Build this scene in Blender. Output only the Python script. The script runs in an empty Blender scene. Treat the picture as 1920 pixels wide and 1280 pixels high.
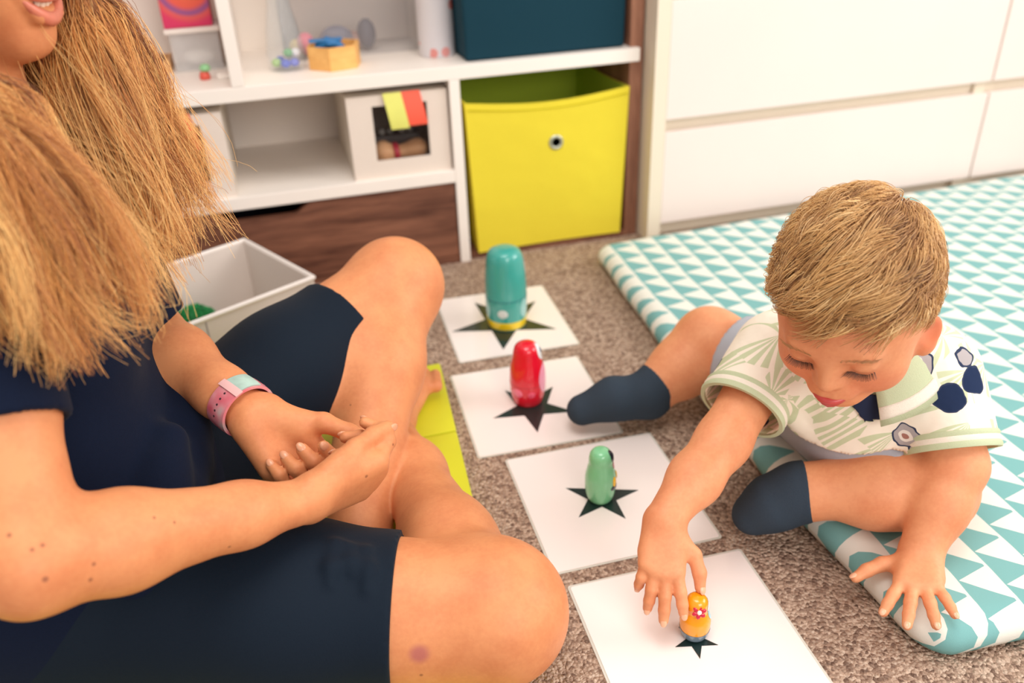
import bpy, bmesh, math, random
import numpy as np
from mathutils import Vector, Matrix

random.seed(7)
rng = np.random.default_rng(7)
SC = bpy.context.scene
COL = SC.collection
PI = math.pi

# ------------------------------------------------------------------ camera
CAMH, FPX = 0.76, 1604.6


def cam_axes(pitch, roll, yaw):
    cp, sp = math.cos(pitch), math.sin(pitch)
    f = np.array([math.sin(yaw) * cp, math.cos(yaw) * cp, -sp])
    r = np.array([math.cos(yaw), -math.sin(yaw), 0.0])
    d = np.cross(f, r)
    c, s = math.cos(roll), math.sin(roll)
    return np.array([c * r + s * d, -s * r + c * d, f])


CM = cam_axes(0.52526, 0.04022, 0.26188)
CPOS = np.array([0.0, 0.0, CAMH])
cam = bpy.data.cameras.new('camera')
cam.sensor_width = 36.0
cam.lens = FPX / 1920 * 36.0
cam.clip_start = 0.02
cam.dof.use_dof = True
cam.dof.focus_distance = 0.88
cam.dof.aperture_fstop = 3.2
camo = bpy.data.objects.new('camera', cam)
COL.objects.link(camo)
mw = Matrix.Identity(4)
for i in range(3):
    mw[i][0] = CM[0][i]; mw[i][1] = -CM[1][i]; mw[i][2] = -CM[2][i]; mw[i][3] = CPOS[i]
camo.matrix_world = mw
SC.camera = camo

# ------------------------------------------------------------------ world, lights, exposure
SC.view_settings.view_transform = 'Standard'
SC.view_settings.look = 'None'
SC.view_settings.gamma = 1.0
SC.view_settings.use_curve_mapping = False
SC.view_settings.exposure = 0.0
W = bpy.data.worlds.new('world'); SC.world = W; W.use_nodes = True
bg = W.node_tree.nodes['Background']
bg.inputs[0].default_value = (1.0, 0.962, 0.935, 1)
bg.inputs[1].default_value = 0.66


def area(name, loc, target, sx, sy, power, col):
    l = bpy.data.lights.new(name, 'AREA'); l.shape = 'RECTANGLE'; l.size = sx; l.size_y = sy
    l.energy = power; l.color = col
    o = bpy.data.objects.new(name, l); COL.objects.link(o)
    o.location = loc
    o.rotation_euler = (Vector(target) - Vector(loc)).to_track_quat('-Z', 'Y').to_euler()
    return o


area('window_daylight', (2.6, 0.2, 1.45), (0.6, 1.0, 0.2), 1.5, 1.2, 36, (1.0, 0.965, 0.935))
area('ceiling_lamp', (0.1, 0.5, 2.35), (0.1, 0.7, 0), 1.1, 1.1, 24, (1.0, 0.96, 0.92))
area('window_daylight', (0.75, -1.8, 1.55), (0.1, 0.9, 0.25), 1.5, 1.2, 36, (1.0, 0.965, 0.935))


def P(px, py, d):
    return CPOS + CM.T @ np.array([(px - 960) / FPX * d, (py - 640) / FPX * d, d])


def PZ(px, py, z):
    r = CM.T @ np.array([(px - 960) / FPX, (py - 640) / FPX, 1.0])
    return CPOS + r * ((z - CAMH) / r[2])


def PY(px, py, y):
    r = CM.T @ np.array([(px - 960) / FPX, (py - 640) / FPX, 1.0])
    return CPOS + r * (y / r[1])


def CV(x, y, z):                       # camera-axes vector to world
    v = CM.T @ np.array([x, y, z], float)
    return v / np.linalg.norm(v)


def A(*v):
    return np.array(v, float)


def unit(v):
    v = np.asarray(v, float)
    return v / np.linalg.norm(v)


# ------------------------------------------------------------------ materials
def lin(c):
    out = []
    for v in c[:3]:
        v = v / 255.0
        out.append(v / 12.92 if v <= 0.04045 else ((v + 0.055) / 1.055) ** 2.4)
    return (*out, 1.0)


class NT:
    def __init__(s, name):
        s.m = bpy.data.materials.new(name); s.m.use_nodes = True
        s.t = s.m.node_tree; s.b = s.t.nodes['Principled BSDF']

    def n(s, typ, **kw):
        x = s.t.nodes.new(typ)
        for k, v in kw.items():
            setattr(x, k, v)
        return x

    def l(s, a, b):
        s.t.links.new(a, b)

    def val(s, sock, v):
        if hasattr(v, 'is_output') or isinstance(v, bpy.types.NodeSocket):
            s.l(v, sock)
        else:
            sock.default_value = v

    def math(s, op, a, b=0.0, c=0.0, clamp=False):
        x = s.n('ShaderNodeMath', operation=op, use_clamp=clamp)
        s.val(x.inputs[0], a); s.val(x.inputs[1], b); s.val(x.inputs[2], c)
        return x.outputs[0]

    def vmath(s, op, a, b=(0, 0, 0)):
        x = s.n('ShaderNodeVectorMath', operation=op)
        s.val(x.inputs[0], a); s.val(x.inputs[1], b)
        return x.outputs['Value'] if op in ('LENGTH', 'DISTANCE', 'DOT_PRODUCT') else x.outputs[0]

    def obj(s):
        return s.n('ShaderNodeTexCoord').outputs['Object']

    def noise(s, vec, scale, detail=3.0, rough=0.55):
        x = s.n('ShaderNodeTexNoise'); s.l(vec, x.inputs['Vector'])
        x.inputs['Scale'].default_value = scale; x.inputs['Detail'].default_value = detail
        x.inputs['Roughness'].default_value = rough
        return x.outputs[0]

    def ramp(s, fac, stops, interp='LINEAR'):
        x = s.n('ShaderNodeValToRGB'); s.l(fac, x.inputs[0]); r = x.color_ramp; r.interpolation = interp
        while len(r.elements) < len(stops):
            r.elements.new(0.5)
        for e, (p, c) in zip(r.elements, stops):
            e.position = p; e.color = c
        return x.outputs[0]

    def mix(s, fac, a, b):
        x = s.n('ShaderNodeMix', data_type='RGBA')
        s.val(x.inputs['Factor'], fac); s.val(x.inputs['A'], a); s.val(x.inputs['B'], b)
        return x.outputs['Result']

    def bump(s, h, strength=0.3, dist=0.01):
        x = s.n('ShaderNodeBump'); s.l(h, x.inputs['Height'])
        x.inputs['Strength'].default_value = strength; x.inputs['Distance'].default_value = dist
        s.l(x.outputs[0], s.b.inputs['Normal'])

    def sep(s, vec):
        x = s.n('ShaderNodeSeparateXYZ'); s.l(vec, x.inputs[0])
        return x.outputs

    def base(s, c):
        s.val(s.b.inputs['Base Color'], c)

    def set(s, **kw):
        for k, v in kw.items():
            s.b.inputs[k].default_value = v
        return s


def plain(name, c, rough=0.5, var=0.06, scale=30, bump=0.0, bscale=400, spec=0.5, coat=0.0, metal=0.0):
    k = NT(name); o = k.obj()
    L = lin(c)
    if var:
        nz = k.noise(o, scale)
        lo = tuple(max(0, v * (1 - var)) for v in L[:3]) + (1,); hi = tuple(min(1, v * (1 + var)) for v in L[:3]) + (1,)
        k.base(k.ramp(nz, [(0.3, lo), (0.7, hi)]))
    else:
        k.base(L)
    k.set(Roughness=rough, Metallic=metal)
    k.b.inputs['Specular IOR Level'].default_value = spec
    k.b.inputs['Coat Weight'].default_value = coat
    if coat:
        k.b.inputs['Coat Roughness'].default_value = 0.08
    if bump:
        k.bump(k.noise(o, bscale, 2), bump, 0.002)
    return k.m


def fabric(name, c, c2=None, scale=900, strength=0.35, rough=0.9, wr=0.0, wscale=14, sheen=0.0):
    k = NT(name); o = k.obj(); L = lin(c); L2 = lin(c2) if c2 else tuple(v * 0.82 for v in L[:3]) + (1,)
    w = k.n('ShaderNodeTexVoronoi'); k.l(o, w.inputs['Vector']); w.inputs['Scale'].default_value = scale
    k.base(k.mix(k.math('MULTIPLY', w.outputs['Distance'], 0.8, clamp=True), L, L2))
    k.set(Roughness=rough); k.b.inputs['Specular IOR Level'].default_value = 0.2
    k.b.inputs['Sheen Weight'].default_value = sheen
    h = w.outputs['Distance']
    if wr:
        nz = k.noise(o, wscale, 3)
        h = k.math('ADD', k.math('MULTIPLY', h, 0.06), k.math('MULTIPLY', nz, wr))
        k.bump(h, strength, 0.02)
    else:
        k.bump(h, strength, 0.0015)
    return k.m


def wood(name, dark, light, axis=0, scale=9.0, rough=0.5):
    k = NT(name); o = k.obj()
    mp = k.n('ShaderNodeMapping'); k.l(o, mp.inputs[0])
    sc = [scale * 4] * 3; sc[axis] = scale * 0.35
    mp.inputs['Scale'].default_value = sc
    nz = k.noise(mp.outputs[0], 1.0, 6, 0.62)
    wv = k.noise(mp.outputs[0], 7.0, 3, 0.5)
    f = k.math('ADD', k.math('MULTIPLY', nz, 0.75), k.math('MULTIPLY', wv, 0.25))
    k.base(k.ramp(f, [(0.36, lin(dark)), (0.64, lin(light))]))
    k.set(Roughness=rough); k.b.inputs['Specular IOR Level'].default_value = 0.3
    k.bump(wv, 0.05, 0.002)
    return k.m


def clear(name, tint=(1, 1, 1), alpha=0.25, rough=0.08):
    k = NT(name); k.base((*tint, 1)); k.set(Roughness=rough, Alpha=alpha)
    return k.m


def skin(name, base, deep, marks=()):
    """marks: (centre, radius, colour, softness, strength) in the object's own coordinates"""
    k = NT(name); o = k.obj()
    n1 = k.noise(o, 26, 4); n2 = k.noise(o, 240, 2)
    f = k.math('ADD', k.math('MULTIPLY', n1, 0.75), k.math('MULTIPLY', n2, 0.25))
    c = k.ramp(f, [(0.34, lin(deep)), (0.6, lin(base))])
    for ctr, rad, mc, soft, st in marks:
        d = k.vmath('DISTANCE', o, tuple(float(v) for v in ctr))
        m = k.n('ShaderNodeMapRange', interpolation_type='SMOOTHSTEP')
        k.l(d, m.inputs['Value']); m.inputs['From Min'].default_value = rad * (1 + soft); m.inputs['From Max'].default_value = rad * (1 - soft)
        c = k.mix(k.math('MULTIPLY', m.outputs[0], st), c, lin(mc))
    k.base(c); k.set(Roughness=0.52)
    k.b.inputs['Subsurface Weight'].default_value = 0.12
    k.b.inputs['Subsurface Radius'].default_value = (0.012, 0.005, 0.003)
    k.b.inputs['Subsurface Scale'].default_value = 0.5
    k.b.inputs['Specular IOR Level'].default_value = 0.35
    k.bump(n2, 0.06, 0.002)
    return k.m


# ------------------------------------------------------------------ mesh helpers
ORIG = {}


def smooth(o, angle=None):
    me = o.data
    me.polygons.foreach_set('use_smooth', np.ones(len(me.polygons), bool))
    if angle:
        me.set_sharp_from_angle(angle=math.radians(angle))


def obj(name, vf, mat=None, parent=None, origin=None, shade=None):
    """one mesh object; vertices are given in world coordinates"""
    v, f = vf
    v = np.asarray(v, float)
    if origin is None:
        origin = np.array([(v[:, 0].min() + v[:, 0].max()) / 2, (v[:, 1].min() + v[:, 1].max()) / 2, v[:, 2].min()]) if parent is None else ORIG[parent.name]
    origin = np.asarray(origin, float)
    me = bpy.data.meshes.new(name)
    w = v - origin
    if isinstance(f, np.ndarray):
        k = f.shape[1]
        me.vertices.add(len(w)); me.vertices.foreach_set('co', w.astype(np.float32).ravel())
        me.loops.add(f.size); me.loops.foreach_set('vertex_index', f.astype(np.int32).ravel())
        me.polygons.add(len(f)); me.polygons.foreach_set('loop_start', (np.arange(len(f)) * k).astype(np.int32))
        me.update(calc_edges=True); me.validate()
    else:
        me.from_pydata([tuple(p) for p in w], [], f); me.update()
    o = bpy.data.objects.new(name, me); COL.objects.link(o)
    ORIG[o.name] = origin
    if parent is not None:
        o.parent = parent
        o.location = origin - ORIG[parent.name]
    else:
        o.location = origin
    if mat:
        me.materials.append(mat)
    if shade is not None:
        smooth(o, shade if shade < 180 else None)
    return o


def tag(o, label=None, cat=None, group=None, kind=None):
    for k, v in (('label', label), ('category', cat), ('group', group), ('kind', kind)):
        if v:
            o[k] = v
    return o


def empty(name, loc, label, cat, group=None):
    o = bpy.data.objects.new(name, None); COL.objects.link(o); o.location = loc; o.empty_display_size = 0.05
    ORIG[o.name] = np.asarray(loc, float)
    return tag(o, label, cat, group)


def join(*vfs):
    V, Fs, n = [], [], 0
    for v, f in vfs:
        V += [tuple(p) for p in v]; Fs += [[i + n for i in q] for q in f]; n += len(v)
    return V, Fs


def from_bm(bm):
    bm.verts.index_update()
    r = ([tuple(v.co) for v in bm.verts], [[v.index for v in f.verts] for f in bm.faces])
    bm.free()
    return r


def box(lo, hi, bevel=0.0, seg=2):
    bm = bmesh.new(); bmesh.ops.create_cube(bm, size=1.0)
    lo, hi = np.minimum(lo, hi), np.maximum(lo, hi)
    for v in bm.verts:
        v.co = Vector([(lo[i] + hi[i]) / 2 + v.co[i] * (hi[i] - lo[i]) for i in range(3)])
    if bevel:
        bmesh.ops.bevel(bm, geom=bm.edges[:], offset=bevel, segments=seg, profile=0.7, affect='EDGES')
    return from_bm(bm)


def lathe(prof, c=(0, 0, 0), n=48, sx=1.0, sy=1.0):
    V, Fs = [], []
    for r, z in prof:
        for i in range(n):
            a = 2 * PI * i / n
            V.append((c[0] + r * math.cos(a) * sx, c[1] + r * math.sin(a) * sy, c[2] + z))
    for j in range(len(prof) - 1):
        for i in range(n):
            Fs.append([j * n + i, j * n + (i + 1) % n, (j + 1) * n + (i + 1) % n, (j + 1) * n + i])
    if prof[0][0] > 1e-6:
        Fs.append(list(range(n))[::-1])
    if prof[-1][0] > 1e-6:
        Fs.append([(len(prof) - 1) * n + i for i in range(n)])
    return V, Fs


def prism(poly, z0, z1):
    n = len(poly)
    V = [(x, y, z0) for x, y in poly] + [(x, y, z1) for x, y in poly]
    Fs = [list(range(n))[::-1], [n + i for i in range(n)]] + [[i, (i + 1) % n, n + (i + 1) % n, n + i] for i in range(n)]
    return V, Fs


def ellipsoid(c, r, ax=None, nu=20, nv=12):
    ax = np.eye(3) if ax is None else np.asarray(ax)
    V, Fs = [], []
    c = np.asarray(c, float)
    for j in range(nv + 1):
        t = PI * j / nv
        for i in range(nu):
            a = 2 * PI * i / nu
            q = np.array([r[0] * math.sin(t) * math.cos(a), r[1] * math.sin(t) * math.sin(a), r[2] * math.cos(t)])
            V.append(tuple(c + q @ ax))
    for j in range(nv):
        for i in range(nu):
            Fs.append([j * nu + i, (j + 1) * nu + i, (j + 1) * nu + (i + 1) % nu, j * nu + (i + 1) % nu])
    return V, Fs


def tube(path, rad, n=8, cap=True):
    path = [np.asarray(p, float) for p in path]
    rad = rad if hasattr(rad, '__len__') else [rad] * len(path)
    V, Fs = [], []
    nrm = None
    for i, p in enumerate(path):
        t = unit(path[min(i + 1, len(path) - 1)] - path[max(i - 1, 0)])
        if nrm is None:
            nrm = unit(np.cross(t, [0.3, 0.2, 0.93] if abs(t[2]) < 0.9 else [1, 0, 0]))
        nrm = unit(nrm - t * (nrm @ t)); b = np.cross(t, nrm)
        for k in range(n):
            a = 2 * PI * k / n
            V.append(tuple(p + rad[i] * (math.cos(a) * nrm + math.sin(a) * b)))
    for i in range(len(path) - 1):
        for k in range(n):
            Fs.append([i * n + k, i * n + (k + 1) % n, (i + 1) * n + (k + 1) % n, (i + 1) * n + k])
    if cap:
        Fs.append(list(range(n))[::-1]); Fs.append([(len(path) - 1) * n + k for k in range(n)])
    return V, Fs


def star_poly(c, R, rot, inner=0.382):
    return [(c[0] + (R if i % 2 == 0 else R * inner) * math.cos(rot + PI * i / 5), c[1] + (R if i % 2 == 0 else R * inner) * math.sin(rot + PI * i / 5)) for i in range(10)]


# ------------------------------------------------------------------ smooth-blended bodies (signed distance -> one mesh)
def C_(a, b, ra, rb, k=0.02, flat=None):
    return ('c', np.asarray(a, float), np.asarray(b, float), ra, rb, k, flat)


def F_(a, b, ra, rb, k=0.004, flat=None):          # flat cut at b
    return ('f', np.asarray(a, float), np.asarray(b, float), ra, rb, k, flat)


def E_(c, r, ax=None, k=0.02):
    return ('e', np.asarray(c, float), np.asarray(r, float), np.eye(3) if ax is None else np.asarray(ax, float), k)


def G_(prims, k=0.005):
    return ('g', prims, k)


def S_(prim, k=0.004):
    return ('s', prim, k)


def chain(pts, rads, k=0.02, flat=None):
    return [C_(pts[i], pts[i + 1], rads[i], rads[i + 1], k, flat) for i in range(len(pts) - 1)]


def bbox(p):
    if p[0] in 'cf':
        r = max(p[3], p[4])
        return np.minimum(p[1], p[2]) - r, np.maximum(p[1], p[2]) + r
    if p[0] == 'e':
        e = np.sqrt(((p[3] * p[2][:, None]) ** 2).sum(0))
        return p[1] - e, p[1] + e
    if p[0] == 'g':
        b = [bbox(q) for q in p[1]]
        return np.min([x[0] for x in b], 0), np.max([x[1] for x in b], 0)
    return bbox(p[1])


def dist(p, X, Y, Z):
    if p[0] in 'cf':
        a, b = p[1].astype(np.float32), p[2].astype(np.float32)
        ba = b - a; L2 = float(ba @ ba) + 1e-12
        dx, dy, dz = X - a[0], Y - a[1], Z - a[2]
        t0 = (dx * ba[0] + dy * ba[1] + dz * ba[2]) / L2
        t = np.clip(t0, 0, 1)
        dx = dx - t * ba[0]; dy = dy - t * ba[1]; dz = dz - t * ba[2]
        q2 = dx * dx + dy * dy + dz * dz
        if p[6] is not None:
            n, s = p[6]
            qn = dx * n[0] + dy * n[1] + dz * n[2]
            q2 = q2 + (s * s - 1) * qn * qn
        d = np.sqrt(q2) - (p[3] + (p[4] - p[3]) * t)
        if p[0] == 'f':
            d = np.maximum(d, (t0 - 1) * math.sqrt(L2))
        return d
    if p[0] == 'e':
        ax, r = p[3], p[2]
        dx, dy, dz = X - p[1][0], Y - p[1][1], Z - p[1][2]
        q = [(dx * ax[i][0] + dy * ax[i][1] + dz * ax[i][2]) / r[i] for i in range(3)]
        k0 = np.sqrt(q[0] ** 2 + q[1] ** 2 + q[2] ** 2)
        k1 = np.sqrt((q[0] / r[0]) ** 2 + (q[1] / r[1]) ** 2 + (q[2] / r[2]) ** 2) + 1e-9
        return k0 * (k0 - 1) / k1
    if p[0] == 'g':
        D = None
        for q in p[1]:
            d = dist(q, X, Y, Z)
            D = d if D is None else smin(D, d, q[-2] if q[0] in 'cf' else q[-1])
        return D


def smin(a, b, k):
    if k <= 0:
        return np.minimum(a, b)
    h = np.maximum(k - np.abs(a - b), 0) / k
    return np.minimum(a, b) - h * h * (k * 0.25)


def field(prims, h, pad=0.012, lo=None, hi=None):
    adds = [p for p in prims if p[0] != 's']
    bb = [bbox(p) for p in adds]
    l = np.min([x[0] for x in bb], 0) - pad; u = np.max([x[1] for x in bb], 0) + pad
    if lo is not None:
        l = np.maximum(l, lo)
    if hi is not None:
        u = np.minimum(u, hi)
    n = np.ceil((u - l) / h).astype(int) + 1
    D = np.full(n, 0.5, np.float32)
    ax = [(l[i] + h * np.arange(n[i])).astype(np.float32) for i in range(3)]
    for p in prims:
        k = p[5] if p[0] in 'cf' else p[-1]
        a, b = bbox(p)
        m = k + pad
        i0 = np.maximum(np.floor((a - m - l) / h).astype(int), 0); i1 = np.minimum(np.ceil((b + m - l) / h).astype(int) + 1, n)
        if (i1 <= i0).any():
            continue
        sl = tuple(slice(i0[i], i1[i]) for i in range(3))
        X = ax[0][sl[0]][:, None, None]; Y = ax[1][sl[1]][None, :, None]; Z = ax[2][sl[2]][None, None, :]
        if p[0] == 's':
            D[sl] = -smin(-D[sl], dist(p[1], X, Y, Z), p[2])
        else:
            D[sl] = smin(D[sl], dist(p, X, Y, Z), k)
    return D, l, h, ax


def nets(D, l, h):
    n = D.shape
    s = D < 0
    c = np.zeros((n[0] - 1, n[1] - 1, n[2] - 1), np.uint8)
    for i in (0, 1):
        for j in (0, 1):
            for k in (0, 1):
                c += s[i:n[0] - 1 + i, j:n[1] - 1 + j, k:n[2] - 1 + k]
    act = np.argwhere((c > 0) & (c < 8))
    idx = np.full(c.shape, -1, np.int32)
    idx[act[:, 0], act[:, 1], act[:, 2]] = np.arange(len(act))
    val = {}
    for i in (0, 1):
        for j in (0, 1):
            for k in (0, 1):
                val[i, j, k] = D[act[:, 0] + i, act[:, 1] + j, act[:, 2] + k]
    acc = np.zeros((len(act), 3), np.float32); cnt = np.zeros(len(act), np.float32)
    for a in range(3):
        for q in ((0, 0), (0, 1), (1, 0), (1, 1)):
            p0 = list(q); p0.insert(a, 0); p1 = list(q); p1.insert(a, 1)
            v0, v1 = val[tuple(p0)], val[tuple(p1)]
            m = (v0 < 0) != (v1 < 0)
            t = np.where(m, v0 / np.where(m, v0 - v1, 1), 0)
            for d in range(3):
                acc[:, d] += m * (p0[d] + (t if d == a else 0))
            cnt += m
    V = l + h * (act + acc / cnt[:, None])
    Q = []
    for a in range(3):
        o1, o2 = [(1, 2), (2, 0), (0, 1)][a]
        sl0 = [slice(1, -1)] * 3; sl0[a] = slice(0, -1)
        sl1 = [slice(1, -1)] * 3; sl1[a] = slice(1, None)
        s0, s1 = s[tuple(sl0)], s[tuple(sl1)]
        e = np.argwhere(s0 != s1)
        flip = s0[e[:, 0], e[:, 1], e[:, 2]]
        base = e + np.array([0 if d == a else 1 for d in range(3)])
        u1 = np.zeros(3, int); u1[o1] = 1
        u2 = np.zeros(3, int); u2[o2] = 1
        g = lambda b: idx[b[:, 0], b[:, 1], b[:, 2]]
        q = np.stack([g(base - u1 - u2), g(base - u2), g(base), g(base - u1)], 1)
        q[~flip] = q[~flip][:, ::-1]
        Q.append(q)
    return V, np.concatenate(Q)


def blob(prims, h, zmin=None, cut=(), lo=None, hi=None, extra=None):
    D, l, h, ax = field(prims, h, lo=lo, hi=hi)
    X = ax[0][:, None, None]; Y = ax[1][None, :, None]; Z = ax[2][None, None, :]
    if zmin is not None:
        D = np.maximum(D, zmin - Z)
    for pt, nv in cut:                                   # keeps the side the normal points away from
        D = np.maximum(D, (X - pt[0]) * nv[0] + (Y - pt[1]) * nv[1] + (Z - pt[2]) * nv[2])
    if extra is not None:
        D = extra(D, X, Y, Z)
    D[0] = D[-1] = 0.1; D[:, 0] = D[:, -1] = 0.1; D[:, :, 0] = D[:, :, -1] = 0.1
    return nets(D, l, h)


def hand(Wp, f, n, right, s, fat, curls, spread, thumb, k=0.004):
    """five fingers on a palm: Wp wrist, f towards the knuckles, n out of the palm; curls = per finger (mcp, pip, dip) radians"""
    f = unit(f); n = unit(n - f * (n @ f)); a = np.cross(f, n) if right else np.cross(n, f)
    L = lambda x, y, z: Wp + s * (x * f + y * a + z * n)
    out = []; nails = []
    kn = [(.090, .0285), (.095, .0095), (.090, -.0095), (.080, -.027)]
    palm = []
    for i, (x, y) in enumerate(kn):
        palm.append(C_(L(.004, y * .55, 0), L(x, y, -.002), s * .0155 * fat, s * .0118 * fat, s * .016))
    palm.append(C_(L(.012, .016, .006), L(.046, .030, .012), s * .0150 * fat, s * .0150 * fat, s * .016))
    palm.append(C_(L(.012, -.014, .008), L(.058, -.026, .008), s * .0150 * fat, s * .0120 * fat, s * .016))
    palm.append(C_(L(.048, .028, .010), L(.082, .028, .003), s * .0115 * fat, s * .0095 * fat, s * .012))
    out += palm
    lens = [.073, .081, .075, .060]; rad = [.0092, .0094, .0090, .0080]
    for i in range(4):
        fd = unit(f + spread[i] * a)
        p = L(kn[i][0], kn[i][1], -.001); th = 0; pts = [p]; dl = None
        for j, fr in enumerate((.46, .30, .24)):
            th += curls[i][j]
            d = math.cos(th) * fd + math.sin(th) * n
            p = p + s * lens[i] * fr * d; pts.append(p); dl = d
        r = [s * rad[i] * fat * q for q in (1.06, 1.0, .92, .80)]
        out.append(G_(chain(pts, r, s * .004), k * s))
        dn = unit(-math.cos(th) * n + math.sin(th) * fd)
        nails.append((pts[3] + dl * r[3] * .25 + dn * r[3] * .72, dl, dn, r[3]))
    p = L(.030, .026, .008); pts = [p]
    for ln, d in zip((.040, .032, .026), thumb):
        dd = unit(d[0] * f + d[1] * a + d[2] * n); p = p + s * ln * dd; pts.append(p)
    r = [s * fat * q for q in (.0135, .0112, .0102, .0082)]
    out.append(G_(chain(pts, r, s * .006), s * .009))
    td = unit(thumb[2][0] * f + thumb[2][1] * a + thumb[2][2] * n)
    tn = unit(np.cross(td, np.cross(a, td) if False else n)); tn = unit(-n + 0.6 * a); tn = unit(tn - td * (tn @ td))
    nails.append((pts[3] + td * r[3] * .25 + tn * r[3] * .72, td, tn, r[3]))
    return out, nails


def nail_mesh(nl):
    out = []
    for c, d, nrm, r in nl:
        lat = np.cross(d, nrm)
        out.append(ellipsoid(c, (r * .95, r * .66, r * .33), [d, lat, nrm], 12, 8))
    return out


def strands(pts, rad, sides=3):
    """pts (S,N,3), rad (S,N): tapered tubes as one mesh"""
    S, N, _ = pts.shape
    t = np.empty_like(pts); t[:, 1:-1] = pts[:, 2:] - pts[:, :-2]; t[:, 0] = pts[:, 1] - pts[:, 0]; t[:, -1] = pts[:, -1] - pts[:, -2]
    t /= np.linalg.norm(t, axis=2, keepdims=True) + 1e-9
    ref = np.array([0.31, 0.22, 0.92]); u = np.cross(t, ref); u /= np.linalg.norm(u, axis=2, keepdims=True) + 1e-9
    v = np.cross(t, u)
    V = np.empty((S, N, sides, 3))
    for k in range(sides):
        a = 2 * PI * k / sides
        V[:, :, k] = pts + rad[:, :, None] * (math.cos(a) * u + math.sin(a) * v)
    b = (np.arange(S)[:, None, None] * N + np.arange(N - 1)[None, :, None]) * sides
    k = np.arange(sides)[None, None, :]; k2 = (k + 1) % sides
    Q = np.stack([b + k, b + k2, b + sides + k2, b + sides + k], -1).reshape(-1, 4)
    return V.reshape(-1, 3), Q


def strand_attr(o, vals, per, n=0):
    at = o.data.attributes.new('tone', 'FLOAT', 'POINT')
    v = np.repeat(vals, per)
    if n:                                  # strands grow lighter towards their ends
        v = np.clip(v - .16 + np.tile(np.repeat(np.linspace(0, .34, n), per // n), len(vals)), 0, 1)
    at.data.foreach_set('value', v.astype(np.float32))


def hair_mat(name, stops, rough=0.42):
    k = NT(name)
    a = k.n('ShaderNodeAttribute', attribute_name='tone')
    k.base(k.ramp(a.outputs['Fac'], [(p, lin(c)) for p, c in stops]))
    k.set(Roughness=rough); k.b.inputs['Specular IOR Level'].default_value = 0.45
    k.b.inputs['Sheen Weight'].default_value = 0.15
    return k.m



# ================================================================== setting
def carpet():
    k = NT('carpet'); o = k.obj()
    v = k.n('ShaderNodeTexVoronoi'); k.l(o, v.inputs['Vector']); v.inputs['Scale'].default_value = 240
    r = k.sep(v.outputs['Color'])[0]
    nz = k.noise(o, 260, 3)
    big = k.noise(o, 9, 3)
    f = k.math('ADD', k.math('ADD', k.math('MULTIPLY', r, 0.55), k.math('MULTIPLY', nz, 0.4)), k.math('MULTIPLY', big, 0.12))
    k.base(k.ramp(f, [(0.24, lin((126, 100, 86))), (0.46, lin((176, 146, 126))), (0.62, lin((198, 168, 146))), (0.84, lin((222, 196, 174)))]))
    k.set(Roughness=0.95); k.b.inputs['Specular IOR Level'].default_value = 0.1
    h = k.math('SUBTRACT', k.math('MULTIPLY', nz, 0.8), v.outputs['Distance'])
    k.bump(h, 0.9, 0.006)
    return k.m


white_wall = plain('wall_paint', (236, 222, 206), 0.8, 0.02, 3)
fl = obj('floor', box((-2.2, -1.2, -0.05), (3.4, 2.1, 0.0)), carpet()); tag(fl, kind='structure')
wl = obj('wall_back', box((-2.2, 2.0, 0), (3.4, 2.1, 2.5)), white_wall); tag(wl, kind='structure')
bb = obj('baseboard_back', box((-2.2, 1.985, 0), (3.4, 2.0, 0.07), 0.004), plain('trim_paint', (240, 230, 218), 0.5, 0)); tag(bb, kind='structure')

# ================================================================== shelf unit
white = plain('white_board', (246, 236, 226), 0.45, 0.015, 6)
white_in = plain('white_back_board', (244, 232, 220), 0.6, 0.015, 6)
walnut = wood('walnut', (84, 50, 38), (142, 94, 72), 0, 8)
walnut_v = wood('walnut_upright', (120, 78, 60), (176, 124, 98), 2, 8)
dark_in = plain('drawer_inside', (30, 26, 40), 0.8, 0)

YF = 1.622
su = empty('shelf_unit', (0.05, 1.8, 0), 'white cube shelf unit with walnut sides and drawer standing against the back wall', 'shelf')
obj('shelf_board', box((-0.70, YF, 0.378), (0.722, 1.955, 0.404), 0.002), white, su)
obj('shelf_board', box((-0.70, YF, 0.177), (0.331, 1.955, 0.202), 0.002), white, su)
obj('divider', box((0.331, YF, 0.0), (0.352, 1.955, 0.378), 0.002), white, su)
obj('divider', box((-0.0615, YF, 0.404), (-0.0400, 1.955, 1.06), 0.002), white, su)
obj('top_board', box((-0.72, YF, 1.06), (0.735, 1.955, 1.086), 0.002), white, su)
obj('back_panel', box((-0.70, 1.955, 0.0), (0.735, 1.967, 1.06)), white_in, su)
obj('side_panel', box((0.7065, YF + 0.014, 0.0), (0.7345, 1.955, 1.06), 0.002), walnut_v, su)
obj('side_panel', box((-0.735, YF + 0.014, 0.0), (-0.70, 1.955, 1.06), 0.002), walnut_v, su)
obj('bottom_board', box((-0.70, YF + 0.004, 0.0), (0.331, 1.955, 0.015), 0.001), walnut, su)
obj('bottom_board', box((0.352, YF + 0.012, 0.0), (0.7065, 1.955, 0.013), 0.001), walnut, su)
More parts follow.
